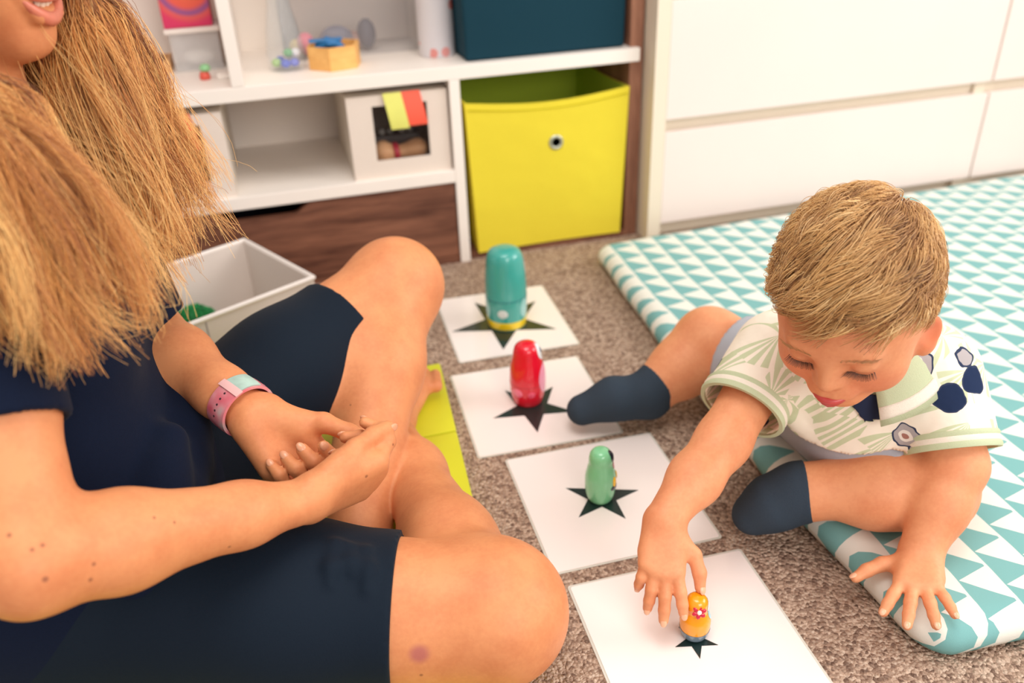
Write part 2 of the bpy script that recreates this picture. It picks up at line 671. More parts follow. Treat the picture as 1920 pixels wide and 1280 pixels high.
# walnut drawer front with a cut-out grip
x0, x1, z0, z1 = -0.690, 0.3285, 0.017, 0.1745
prof = [(x0, z0), (x1, z0), (x1, z1), (0.046, z1)]
for i in range(7):
    t = i / 6
    prof.append((0.046 - 0.040 * t, z1 - 0.021 * (3 * t * t - 2 * t ** 3)))
for i in range(7):
    t = i / 6
    prof.append((-0.108 - 0.040 * t, z1 - 0.021 * (1 - (3 * t * t - 2 * t ** 3))))
prof.append((x0, z1))
v, f = prism(prof, 0, 0.018)
v = [(x, YF + 0.003 + zz, y) for x, y, zz in v]
f = [q[::-1] for q in f]
dw = obj('drawer', (v, f), walnut, su)
obj('drawer_tray', join(box((x0 + .01, YF + 0.03, 0.018), (x1 - .01, 1.93, 0.026)), box((x0 + .01, 1.90, 0.026), (x1 - .01, 1.93, 0.15))), dark_in, dw)

# ================================================================== dressers
dwhite = plain('dresser_white', (240, 224, 215), 0.38, 0.01, 5)
dside = plain('dresser_side_white', (236, 222, 200), 0.42, 0.01, 5)


def dresser(x0, wd, label, second=False):
    yf = 1.585
    d = empty('dresser', (x0 + wd / 2, yf + 0.24, 0), label, 'dresser', 'white chests of drawers')
    x1 = x0 + wd
    obj('side_panel', box((x0, yf + (.024 if second else 0), 0), (x0 + 0.030, yf + 0.395, 0.78), 0.002), dside, d)
    obj('side_panel', box((x1 - 0.030, yf + 0.018, 0), (x1, yf + 0.395, 0.78), 0.002), dside, d)
    obj('top_board', box((x0, yf, 0.78), (x1, yf + 0.40, 0.80), 0.002), dwhite, d)
    obj('plinth', box((x0 + 0.03, yf + 0.035, 0.0), (x1 - 0.03, yf + 0.05, 0.062)), dside, d)
    obj('back_panel', box((x0 + 0.03, yf + 0.37, 0.0), (x1 - 0.03, yf + 0.385, 0.78)), dside, d)
    for za, zb in ((0.036, 0.236), (0.262, 0.492), (0.518, 0.765)):
        dr = obj('drawer', box((x0 + (0.0008 if second else 0.0315), yf + 0.003, za), (x1 - 0.0008, yf + 0.021, zb), 0.0025), dwhite, d)
        obj('grip_rail', box((x0 + 0.032, yf + 0.026, zb - 0.02), (x1 - 0.032, yf + 0.040, zb + 0.026)), dside, dr)
    return d


dresser(0.7385, 0.830, 'white flat-fronted chest of drawers standing right beside the walnut side panel')
dresser(1.572, 0.80, 'second white chest of drawers, far from the shelf unit, cut off by the photo edge', True)

# ================================================================== fabric cubes in the shelf
lime = fabric('lime_fabric', (250, 230, 70), (232, 210, 52), 1500, 0.5, 0.85, 1.0, 7)
lime_in = fabric('lime_lining', (196, 214, 70), (172, 190, 54), 1500, 0.2, 0.9)
navy_fab = fabric('petrol_fabric', (22, 62, 76), (15, 50, 64), 1300, 0.3, 0.85, 0.4, 8)


def open_cube(x0, x1, y0, y1, z0, z1, th, taper=0.012, sag=0.012, bow=0.008, nx=24, nz=16, part=0):
    """open-topped soft cube, outer and inner skins; the front rim sags a little"""
    def wall(u, w, off):
        # u: perimeter 0..4, w: 0..1 height
        s = int(u) % 4; t = u - int(u)
        ins = taper * (1 - w) + off
        X0, X1, Y0, Y1 = x0 + ins, x1 - ins, y0 + off, y1 - off
        b = math.sin(PI * t)
        if s == 0: p = [X0 + (X1 - X0) * t, Y0 + bow * b * (1 - 2 * w) * 0.7, 0]
        elif s == 1: p = [X1 - bow * b * 0.3, Y0 + (Y1 - Y0) * t, 0]
        elif s == 2: p = [X1 - (X1 - X0) * t, Y1, 0]
        else: p = [X0 + bow * b * 0.3, Y1 - (Y1 - Y0) * t, 0]
        zt = z1 - (sag * b if s == 0 else (0.004 * b))
        p[2] = z0 + off * 0.6 + (zt - z0 - off * 0.6) * w
        return tuple(p)
    N = nx * 4
    V, Fs = [], []
    for off in (0.0, th):
        for j in range(nz + 1):
            for i in range(N):
                V.append(wall(i / nx, j / nz, off))
    R_ = (nz + 1) * N
    for j in range(nz):
        for i in range(N):
            a, b = j * N + i, j * N + (i + 1) % N
            Fs.append([a, b, b + N, a + N])
            Fs.append([R_ + a, R_ + a + N, R_ + b + N, R_ + b])
    for i in range(N):
        a, b = nz * N + i, nz * N + (i + 1) % N
        Fs.append([a, b, R_ + b, R_ + a])
    Fs.append(list(range(N))[::-1]); Fs.append([R_ + i for i in range(N)])
    return (V, [q for q in Fs if min(q) < R_]) if part == 0 else (V, [q for q in Fs if min(q) >= R_])


yb = empty('storage_cube', (0.533, 1.78, 0.013), 'open lime yellow fabric storage cube in the lower shelf opening', 'storage cube')
yc = obj('cube_body', open_cube(0.3595, 0.7035, 1.626, 1.93, 0.014, 0.330, 0.004), lime, yb, shade=40)
obj('cube_lining', open_cube(0.3595, 0.7035, 1.626, 1.93, 0.014, 0.330, 0.004, part=1), lime_in, yb, shade=40)
ec = PY(1043, 267, 1.622)
v, f = lathe([(0.0085, 0), (0.0088, 0.002), (0.0115, 0.0032), (0.0152, 0.0022), (0.0158, 0.0)], (0, 0, 0), 32)
v = [(ec[0] + x, 1.6242 - z, ec[2] + y) for x, y, z in v]
ey = obj('eyelet', (v, f[:-2]), plain('eyelet_metal', (190, 190, 170), 0.3, 0, metal=0.7), yb, shade=60)
v, f = lathe([(0.0001, 0.0008), (0.0092, 0.0008)], (0, 0, 0), 24)
obj('eyelet_hole', ([(ec[0] + x, 1.6232 - z, ec[2] + y) for x, y, z in v], f), plain('dark_hole', (34, 54, 40), 0.9, 0), ey)
hem = [PY(px_, py_, 1.62) for px_, py_ in ((878, 213), (920, 224), (975, 222), (1040, 213), (1110, 200), (1180, 182))]
obj('hem_seam', tube([(0.366 + (0.699 - 0.366) * i / 14, 1.6245 - 0.004 * math.sin(PI * i / 14) + 0.0, 0.317 - 0.0122 * math.sin(PI * i / 14)) for i in range(15)], 0.0011, 6), fabric('lime_seam', (206, 190, 28), None, 1500, 0.2), yb)

nb = empty('storage_cube', (0.54, 1.80, 0.404), 'dark petrol fabric storage cube standing on the upper shelf', 'storage cube')
bm = bmesh.new(); bmesh.ops.create_cube(bm, size=1.0)
for vv in bm.verts:
    w = vv.co.z + .5
    vv.co = Vector((0.534 + vv.co.x * (0.325 + .012 * w), 1.792 + vv.co.y * 0.30, 0.4045 + w * 0.31))
bmesh.ops.bevel(bm, geom=bm.edges[:], offset=0.008, segments=3, profile=0.6, affect='EDGES')
obj('cube_body', from_bm(bm), navy_fab, nb, shade=40)

# white fabric boxes with a window, and their lime and red pull tag
linen = fabric('linen', (236, 222, 208), (222, 206, 194), 1200, 0.2, 0.9, 0.3, 10)
linen_d = fabric('linen_side', (226, 214, 198), (210, 198, 184), 1200, 0.2, 0.9)
tag_l = plain('tag_lime', (224, 222, 112), 0.6, 0.04); tag_r = plain('tag_red', (244, 92, 66), 0.6, 0.04)


def window_box(x0, x1, yf, label):
    zb, zt = 0.2022, 0.362
    b = empty('fabric_box', ((x0 + x1) / 2, yf + 0.14, zb), label, 'fabric box', 'white window boxes on the middle shelf')
    wx0, wx1 = x0 + 0.047, x1 - 0.040; wz0, wz1 = zb + 0.034, zt - 0.020
    fr = [((x0, zb), (x1, wz0)), ((x0, wz1), (x1, zt)), ((x0, wz0), (wx0, wz1)), ((wx1, wz0), (x1, wz1))]
    obj('front_panel', join(*[box((a[0], yf, a[1]), (c[0], yf + 0.004, c[1])) for a, c in fr]), linen, b)
    obj('box_body', join(box((x0, yf + .004, zb), (x0 + .004, yf + .27, zt)), box((x1 - .004, yf + .004, zb), (x1, yf + .27, zt)), box((x0, yf + .27, zb), (x1, yf + .274, zt)), box((x0 + .004, yf + .004, zb), (x1 - .004, yf + .27, zb + .004)), box((x0 + .004, yf + .004, zt - .004), (x1 - .004, yf + .27, zt))), linen_d, b)
    k = NT('window_film'); k.base(lin((60, 50, 50))); k.set(Roughness=0.15, Alpha=0.09)
    obj('window_film', box((wx0 - .002, yf + .0042, wz0 - .002), (wx1 + .002, yf + .005, wz1 + .002)), k.m, b)
    mx = (x0 + x1) / 2 + 0.004; sl = 0.010
    for nm, a, c, mt, lo in (('pull_tag', -0.031, 0.004, tag_l, 0.0), ('pull_tag', 0.004, 0.040, tag_r, 0.004)):
        zt_ = zt + 0.003; zl = zt - 0.064 + lo
        V = []; Fs = []
        for i in range(9):
            t = i / 8; z = zt_ + (zl - zt_) * t; y = yf - 0.003 - 0.010 * math.sin(PI * 0.6 * t); sh = sl * t
            for xx in (a, c):
                V += [(mx + xx + sh, y, z), (mx + xx + sh, y + 0.0025, z)]
        for i in range(8):
            q = i * 4
            Fs += [[q, q + 2, q + 6, q + 4], [q + 1, q + 5, q + 7, q + 3], [q, q + 4, q + 5, q + 1], [q + 2, q + 3, q + 7, q + 6]]
        Fs += [[0, 1, 3, 2], [32, 34, 35, 33]]
        obj(nm, (V, Fs), mt, b)
    return b


window_box(0.1345, 0.3270, 1.632, 'white fabric box with a dark window and lime-red tag, beside the lime cube')
window_box(-0.285, -0.0900, 1.632, 'white fabric box with a lime-red tag, half behind the long hair')
# wooden toys seen through the window of the box next to the lime cube
wt = wood('toy_wood', (196, 140, 96), (224, 172, 126), 0, 20)
g = empty('wooden_rattle', (0.235, 1.70, 0.2062), 'pale wooden rattle with a red band lying inside the windowed box', 'toy')
pth = [(0.178 + 0.11 * t, 1.672, 0.2360 + 0.006 * t) for t in np.linspace(0, 1, 13)]
obj('rattle_body', tube(pth, [.012, .022, .0265, .026, .020, .015, .0135, .0145, .017, .020, .021, .018, .008], 16), wt, g, shade=180)
obj('red_band', tube([(0.219, 1.672, 0.2380), (0.2245, 1.672, 0.2383), (0.230, 1.672, 0.2386)], [.0200, .0195, .0175], 16), plain('band_red', (186, 40, 60), 0.4, 0), g, shade=180)
for i, (xx, zz) in enumerate(((0.205, 0.2702), (0.222, 0.2702), (0.246, 0.2702), (0.262, 0.2702))):
    bl = obj('bead', ellipsoid((xx, 1.712 + 0.004 * (i % 2), zz + 0.0), (.0075, .0075, .0075)), plain('bead_grey', (150, 146, 138), 0.4, 0), shade=180)
    tag(bl, 'small grey bead behind the window above the wooden rattle', 'bead', 'grey beads in the windowed box')
tr_ = obj('toy_tin', box((0.186, 1.702, 0.2064), (0.280, 1.76, 0.2625), 0.004), plain('tin_dark', (78, 70, 66), 0.5, 0.1)); tag(tr_, 'dark toy tin behind the wooden rattle inside the windowed box', 'tin')

# ================================================================== small things on the upper shelf
ZS = 0.4042
# tin canister with a printed blossom pattern
def tin_mat():
    k = NT('tin_print'); o = k.obj()
    v = k.n('ShaderNodeTexVoronoi'); k.l(o, v.inputs['Vector']); v.inputs['Scale'].default_value = 34
    m = k.math('LESS_THAN', v.outputs['Distance'], 0.32)
    r = k.sep(v.outputs['Color'])[0]
    m = k.math('MULTIPLY', m, k.math('GREATER_THAN', r, 0.15))
    k.base(k.mix(m, lin((226, 222, 226)), k.mix(r, lin((238, 170, 168)), lin((226, 120, 104)))))
    k.set(Roughness=0.35)
    return k.m


tn = empty('tin_canister', (0.338, 1.733, ZS), 'white tin canister printed with small red blossoms, beside the dark storage cube', 'canister')
obj('tin_body', lathe([(0.034, 0), (0.036, 0.002), (0.036, 0.108), (0.0375, 0.110), (0.0375, 0.114), (0.036, 0.116)], (0.336, 1.737, ZS), 48), tin_mat(), tn, shade=50)
obj('tin_lid', lathe([(0.0362, 0.1165), (0.0378, 0.118), (0.0378, 0.138), (0.036, 0.141), (0.0001, 0.141)], (0.336, 1.737, ZS), 48), plain('tin_lid_white', (228, 224, 224), 0.35, 0), tn, shade=50)

# glass carafe holding glass gems
gl = clear('clear_glass', (0.93, 0.95, 0.95), 0.09, 0.05)
va = empty('glass_carafe', (0.044, 1.735, ZS), 'clear glass carafe with coloured glass gems at its bottom', 'carafe')
obj('carafe_glass', lathe([(0.0001, 0.003), (0.030, 0.0), (0.036, 0.004), (0.037, 0.03), (0.030, 0.075), (0.021, 0.12), (0.019, 0.16), (0.024, 0.20), (0.0225, 0.20), (0.0172, 0.16), (0.019, 0.12), (0.028, 0.075), (0.0345, 0.03), (0.0335, 0.006), (0.0001, 0.0052)], (0.044, 1.735, ZS), 40), gl, va, shade=60)
gems = [('blue', (58, 84, 196), (-.004, -.018, .014)), ('violet blue', (92, 104, 206), (.013, -.014, .014)), ('green', (84, 160, 92), (.004, -.003, .030)), ('pale green', (160, 196, 120), (-.020, -.008, .015)), ('milky white', (226, 222, 226), (.018, .0, .029)), ('deep blue', (44, 76, 180), (-.012, .012, .015))]
for nm, c, q in gems:
    o = obj('glass_gem', ellipsoid((0.044 + q[0], 1.735 + q[1], ZS + q[2]), (.0095, .0095, .0080)), plain('gem_' + nm.replace(' ', '_'), c, 0.15, 0.1, 60), shade=180)
    tag(o, f'{nm} glass gem lying in the clear carafe', 'glass gem', 'glass gems in the carafe')

# hexagonal wooden box with a blue toy in it
hx = (0.133, 1.722)
hp = [(hx[0] + 0.052 * math.cos(a), hx[1] + 0.052 * math.sin(a)) for a in [math.radians(-105 + 60 * i) for i in range(6)]]
hi_ = [(hx[0] + 0.047 * math.cos(a), hx[1] + 0.047 * math.sin(a)) for a in [math.radians(-105 + 60 * i) for i in range(6)]]
V = [(x, y, ZS) for x, y in hp] + [(x, y, ZS + .042) for x, y in hp] + [(x, y, ZS + .042) for x, y in hi_] + [(x, y, ZS + .005) for x, y in hi_]
Fs = [list(range(6))[::-1], [18 + i for i in range(6)]]
for i in range(6):
    j = (i + 1) % 6
    Fs += [[i, j, 6 + j, 6 + i], [6 + i, 6 + j, 12 + j, 12 + i], [12 + i, 12 + j, 18 + j, 18 + i]]
hb = obj('hexagonal_box', (V, Fs), wood('honey_wood', (226, 166, 92), (246, 192, 116), 0, 14)); tag(hb, 'honey coloured six-sided wooden box on the upper shelf holding a blue toy', 'box')
bt = empty('toy_plane', (0.115, 1.72, ZS + .0055), 'small blue plastic toy sticking out of the six-sided wooden box', 'toy')
blue = plain('toy_blue', (34, 112, 168), 0.35, 0.05)
obj('toy_body', tube([(0.095, 1.715, ZS + .0125), (0.105, 1.712, ZS + .040), (0.122, 1.71, ZS + .047), (0.140, 1.705, ZS + .042), (0.152, 1.702, ZS + .036)], [.006, .009, .011, .009, .004], 12), blue, bt, shade=180)
obj('toy_wing', join(box((0.088, 1.70, ZS + .049), (0.150, 1.718, ZS + .054), .002), box((0.12, 1.69, ZS + .044), (0.137, 1.735, ZS + .048), .001)), blue, bt)

# clear box of trinkets behind the carafe and the six-sided box
cb = empty('clear_toy_box', (0.18, 1.86, ZS), 'clear plastic box of small toys standing behind the six-sided wooden box', 'plastic box')
cpl = clear('clear_plastic_rose', (0.97, 0.87, 0.84), 0.10, 0.2)
obj('box_body', join(box((0.045, 1.80, ZS), (0.315, 1.803, ZS + .15)), box((0.045, 1.93, ZS), (0.315, 1.933, ZS + .15)), box((0.045, 1.803, ZS), (0.048, 1.93, ZS + .15)), box((0.312, 1.803, ZS), (0.315, 1.93, ZS + .15)), box((0.048, 1.803, ZS), (0.312, 1.93, ZS + .003))), cpl, cb)
obj('box_lid', box((0.040, 1.795, ZS + .151), (0.32, 1.938, ZS + .160), .003), plain('lid_white', (244, 232, 224), 0.4, 0), cb)
tr = [('pink', (226, 120, 140), (.088, 1.83, .048), (.018, .018, .022)), ('yellow', (240, 208, 90), (.068, 1.835, .026), (.013, .013, .016)), ('slate grey', (100, 104, 122), (.150, 1.835, .046), (.034, .02, .026)), ('charcoal', (58, 62, 78), (.212, 1.84, .062), (.019, .02, .030)), ('brown', (150, 110, 100), (.185, 1.85, .040), (.022, .02, .018))]
for nm, c, q, r in tr:
    o = obj('trinket', ellipsoid((q[0], q[1], ZS + .0035 + r[2] + 0.0), r), plain('trinket_' + nm.replace(' ', '_'), c, 0.5, 0.12, 60), shade=180)
    tag(o, f'{nm} rounded toy inside the clear plastic box', 'toy', 'toys in the clear box')

# clear container with a red box on its lid, tray and a small figure, in the left-hand opening
cc = empty('clear_container', (-0.118, 1.84, ZS), 'clear lidded plastic container under the red and purple box', 'plastic container')
obj('container_body', join(box((-0.163, 1.80, ZS), (-0.075, 1.803, ZS + .069)), box((-0.163, 1.88, ZS), (-0.075, 1.883, ZS + .069)), box((-0.163, 1.803, ZS), (-0.160, 1.88, ZS + .069)), box((-0.078, 1.803, ZS), (-0.075, 1.88, ZS + .069)), box((-0.16, 1.803, ZS), (-0.078, 1.88, ZS + .003))), clear('clear_plastic', (0.93, 0.90, 0.88), 0.30, 0.25), cc)
obj('container_lid', box((-0.170, 1.795, ZS + .0695), (-0.070, 1.89, ZS + .079), .003), plain('container_lid_white', (246, 234, 224), 0.4, 0), cc)
o = obj('cotton_pad', ellipsoid((-0.118, 1.838, ZS + .020), (.030, .020, .0165)), plain('cotton_white', (246, 240, 232), 0.9, 0.03), shade=180); tag(o, 'white soft pad lying inside the clear lidded container', 'pad')


def swirl():
    k = NT('swirl_print'); o = k.obj(); s = k.sep(o)
    d = k.vmath('DISTANCE', o, (0.008, -0.04, 0.075))
    k.base(k.ramp(k.math('MULTIPLY', d, 9.0), [(0.0, lin((250, 120, 70))), (0.36, lin((240, 96, 78))), (0.45, lin((140, 84, 150))), (0.52, lin((232, 96, 88))), (0.62, lin((222, 54, 100))), (1.0, lin((206, 44, 104)))]))
    k.set(Roughness=0.45)
    return k.m


rb = obj('toy_box', box((-0.168, 1.798, ZS + .0795), (-0.080, 1.885, ZS + .19), .003), swirl()); tag(rb, 'crimson box with an orange swirl standing on the clear container', 'box')
ty = empty('wooden_tray', (-0.205, 1.84, ZS), 'small wooden tray of dark pieces beside the clear container', 'tray')
twd = wood('tray_wood', (206, 150, 98), (232, 182, 130), 0, 14)
obj('tray_body', join(box((-0.245, 1.80, ZS), (-0.172, 1.806, ZS + .022)), box((-0.245, 1.876, ZS), (-0.172, 1.882, ZS + .022)), box((-0.245, 1.806, ZS), (-0.239, 1.876, ZS + .022)), box((-0.178, 1.806, ZS), (-0.172, 1.876, ZS + .022)), box((-0.239, 1.806, ZS), (-0.178, 1.876, ZS + .004))), twd, ty)
for i, (xx, yy, c) in enumerate(((-.226, 1.825, (56, 50, 60)), (-.207, 1.822, (96, 62, 52)), (-.190, 1.826, (60, 66, 78)), (-.214, 1.852, (74, 50, 46)), (-.194, 1.854, (52, 52, 66)))):
    o = obj('game_piece', ellipsoid((xx, yy, ZS + .0165), (.0088, .0088, .0122)), plain('piece_dark', c, 0.4, 0), shade=180)
    tag(o, 'dark rounded game piece lying in the small wooden tray', 'game piece', 'dark pieces in the wooden tray')
fg = empty('toy_figure', (-0.105, 1.715, ZS), 'tiny red and green toy figure in front of the clear container', 'toy')
obj('figure_body', lathe([(0.0001, 0), (.009, .0), (.010, .006), (.007, .014), (.0001, .015)], (-0.108, 1.715, ZS), 20), plain('figure_red', (224, 92, 74), 0.4, 0), fg, shade=180)
obj('figure_top', lathe([(0.0001, .0145), (.008, .015), (.0105, .020), (.007, .026), (.0001, .027)], (-0.105, 1.715, ZS), 20), plain('figure_green', (150, 206, 150), 0.4, 0), fg, shade=180)
o = obj('white_block', box((-0.086, 1.70, ZS), (-0.062, 1.722, ZS + .010), .002), plain('block_white', (248, 238, 228), 0.5, 0)); tag(o, 'small white block beside the tiny red and green figure', 'block')

# ================================================================== storage box on the carpet with a green pompom
bz = 0.150
c1, c2, c3 = PZ(485, 442, bz), PZ(588, 520, bz), PZ(325, 620, bz)
ex = unit((c3 - c2) * [1, 1, 0]); ey_ = unit((c1 - c2) * [1, 1, 0]); ey_ = unit(ey_ - ex * (ex @ ey_))
LX, LY = 0.42, float(np.linalg.norm(c1 - c2))
O = np.array([c2[0], c2[1], 0.0])


def bp(u, v, z): return tuple(O + ex * u + ey_ * v + np.array([0, 0, z]))


def wallbox(u0, u1, v0, v1, z0, z1):
    V = [bp(u, v, z) for z in (z0, z1) for u, v in ((u0, v0), (u1, v0), (u1, v1), (u0, v1))]
    Fs = [[0, 3, 2, 1], [4, 5, 6, 7], [0, 1, 5, 4], [1, 2, 6, 5], [2, 3, 7, 6], [3, 0, 4, 7]]
    if np.cross(ex, ey_)[2] < 0:
        Fs = [q[::-1] for q in Fs]
    return V, Fs


grey_w = fabric('box_canvas', (228, 216, 206), (214, 200, 190), 1300, 0.2, 0.9, 0.25, 9)
sb = empty('storage_box', bp(LX / 2, LY / 2, 0.002), 'open whitish canvas storage box standing on the carpet behind the seated woman', 'storage box')
th = .005
obj('box_body', join(wallbox(0, LX, 0, th, .002, bz), wallbox(0, LX, LY - th, LY, .002, bz), wallbox(0, th, th, LY - th, .002, bz), wallbox(LX - th, LX, th, LY - th, .002, bz), wallbox(th, LX - th, th, LY - th, .002, .006)), grey_w, sb)
rim = [bp(0, 0, bz), bp(LX, 0, bz), bp(LX, LY, bz), bp(0, LY, bz)]
obj('rim_piping', join(*[tube([rim[i], rim[(i + 1) % 4]], .0042, 8) for i in range(4)]), plain('piping_white', (240, 230, 222), 0.7, 0), sb, shade=60)
seam_m = fabric('seam_grey', (176, 166, 164), None, 1200, 0.1)
for vf_ in (wallbox(LX * .46, LX * .46 + .002, -.0008, 0, .01, bz - .006), wallbox(LX * .52, LX * .52 + .002, LY - th - .0008, LY - th, .01, bz - .006)):
    obj("seam", vf_, seam_m, sb)
pc = PZ(370, 613, 0.0475)
N = 2600
d = rng.normal(size=(N, 3)); d /= np.linalg.norm(d, axis=1, keepdims=True)
Rp = 0.0395
pts = pc[None, None] + d[:, None] * (np.linspace(0.55, 1.0, 4)[None, :, None] * Rp * (0.93 + .12 * rng.random((N, 1, 1)))) + rng.normal(size=(N, 4, 3)) * .0013
pts[:, :, 2] = np.maximum(pts[:, :, 2], .0075)
pcz = pc.copy()
gm = empty('pompom', (pc[0], pc[1], pc[2] - Rp), 'fluffy bright green pompom ball inside the open canvas box', 'pompom')
gh = hair_mat('green_yarn', [(0.0, (10, 130, 62)), (1.0, (40, 190, 100))], 0.8)
po = obj('yarn', strands(pts, np.full((N, 4), .0011)), gh, gm); strand_attr(po, rng.random(N), 12)
obj('core', ellipsoid(pc, (Rp * .9,) * 3), plain('yarn_core', (14, 122, 58), 0.9, 0.1), gm, shade=180)
# ================================================================== lime folding mat under the woman
lm = plain('lime_vinyl', (214, 216, 44), 0.45, 0.04, 12, 0.08, 260)
rp = [(0.207, 1.290), (0.194, 1.010), (0.172, 0.830), (0.178, 0.54)]
mt = empty('floor_mat', (-0.15, 0.85, 0), 'lime green folding mat on the carpet under the seated woman', 'mat')
for a, b, ya, yb_ in ((0, 1, 1.205, 1.0115), (1, 2, 1.0085, 0.800), (2, 3, 0.797, 0.470)):
    q = [(-0.55, yb_), (0.166 + (yb_ - .83) * .085, yb_), (0.166 + (ya - .83) * .085, ya), (-0.55, ya)]
    bm = bmesh.new()
    vs = [bm.verts.new((x, y, z)) for z in (0.001, 0.021) for x, y in q]
    for ff in ([3, 2, 1, 0], [4, 5, 6, 7], [0, 1, 5, 4], [1, 2, 6, 5], [2, 3, 7, 6], [3, 0, 4, 7]):
        bm.faces.new([vs[i] for i in ff])
    bmesh.ops.bevel(bm, geom=bm.edges[:], offset=0.004, segments=2, profile=0.6, affect='EDGES')
    obj('mat_panel', from_bm(bm), lm, mt, shade=40)

# ================================================================== patterned play mattress
def mattress_mat():
    k = NT('triangle_print'); o = k.obj(); s = k.sep(o)
    nz = k.noise(o, 5, 2)
    wob = k.math('MULTIPLY', k.math('SUBTRACT', nz, 0.5), 0.02)
    x, y, z = s[0], s[1], s[2]
    # rows run along the long left edge (slightly turned)
    u = k.math('ADD', k.math('MULTIPLY', y, 0.999), k.math('MULTIPLY', x, 0.03))
    v = k.math('ADD', k.math('ADD', k.math('MULTIPLY', x, 0.999), k.math('MULTIPLY', y, -0.03)), wob)
    v = k.math('ADD', v, k.math('MULTIPLY', z, -0.7))
    v = k.math('ADD', v, -0.0162)
    fv = k.math('FRACT', k.math('MULTIPLY', v, 1 / 0.047))
    row = k.math('FLOOR', k.math('MULTIPLY', v, 1 / 0.047))
    fu = k.math('FRACT', k.math('ADD', k.math('MULTIPLY', u, 1 / 0.052), k.math('MULTIPLY', row, 0.37)))
    # skewed triangle: apex at 0.7
    up = k.math('DIVIDE', fu, 0.78)
    dn = k.math('DIVIDE', k.math('SUBTRACT', 1.0, fu), 0.22)
    tri = k.math('MINIMUM', up, dn)
    lim = k.math('DIVIDE', k.math('SUBTRACT', 1.0, fv), 0.80)
    inside = k.math('GREATER_THAN', tri, k.math('SUBTRACT', 1.0, k.math('MULTIPLY', lim, 1.0)))
    inside = k.math('LESS_THAN', k.math('SUBTRACT', 1.0, tri), k.math('SUBTRACT', 1.02, k.math('MULTIPLY', k.math('SUBTRACT', 1.0, fv), 1.06)))
    band = k.math('GREATER_THAN', fv, 0.92)
    m = k.math('MAXIMUM', inside, band)
    wv = k.n('ShaderNodeTexVoronoi'); k.l(o, wv.inputs['Vector']); wv.inputs['Scale'].default_value = 1600
    k.base(k.mix(m, lin((126, 180, 178)), lin((236, 235, 224))))
    k.set(Roughness=0.85); k.b.inputs['Specular IOR Level'].default_value = 0.2
    big = k.noise(o, 12, 3)
    k.bump(k.math('ADD', k.math('MULTIPLY', wv.outputs['Distance'], 0.05), k.math('MULTIPLY', big, 0.4)), 0.25, 0.02)
    return k.m


def rounded(poly, r, seg=6):
    out = []
    n = len(poly)
    for i in range(n):
        p, a, b = (np.array(poly[j % n], float) for j in (i, i - 1, i + 1))
        da, db = unit(a - p), unit(b - p)
        ang = math.acos(np.clip(da @ db, -1, 1))
        if ang > 2.9:
            out.append(tuple(p)); continue
        t = r / math.tan(ang / 2); c = p + unit(da + db) * r / math.sin(ang / 2)
        s0, s1 = p + da * t, p + db * t
        for j in range(seg + 1):
            q = s0 + (s1 - s0) * j / seg
            out.append(tuple(c + unit(q - c) * r))
    return out


def densify(poly, step):
    out = []
    for i in range(len(poly)):
        a, b = np.array(poly[i]), np.array(poly[(i + 1) % len(poly)])
        m = max(1, int(np.linalg.norm(b - a) / step))
        out += [tuple(a + (b - a) * j / m) for j in range(m)]
    return out


MT = 0.041
mp = [(0.5625, 0.467), (1.70, 0.360), (1.80, 1.575), (0.597, 1.535), (0.561, 1.04), (0.550, 0.72)]
ring0 = densify(rounded(mp, 0.040), 0.03)
ctr = np.mean(np.array(ring0), 0)
rings = []
arr = np.array(ring0)
nx_ = np.roll(arr, -1, 0) - np.roll(arr, 1, 0); nx_ /= np.linalg.norm(nx_, axis=1, keepdims=True)
inw = np.stack([-nx_[:, 1], nx_[:, 0]], 1)
for ins, z in ((0.016, 0.001), (0.005, 0.006), (0.0, 0.018), (0.003, 0.029), (0.011, 0.0365), (0.021, 0.0402), (0.033, MT)):
    q = arr + inw * ins
    wob = 0.0012 * np.sin(np.arange(len(q)) * 0.9) * (z > .005)
    rings.append(np.column_stack([q + inw * wob[:, None], np.full(len(q), z)]))
nR = len(ring0)
V = [tuple(p) for r_ in rings for p in r_]
Fs = []
for j in range(len(rings) - 1):
    for i in range(nR):
        Fs.append([j * nR + i, j * nR + (i + 1) % nR, (j + 1) * nR + (i + 1) % nR, (j + 1) * nR + i])
Fs.append([(len(rings) - 1) * nR + i for i in range(nR)]); Fs.append(list(range(nR))[::-1])
pm = obj('play_mat', (V, Fs), mattress_mat(), shade=180); tag(pm, 'padded play mat in a teal and cream triangle print on the carpet', 'play mat')
smooth(pm, 75)

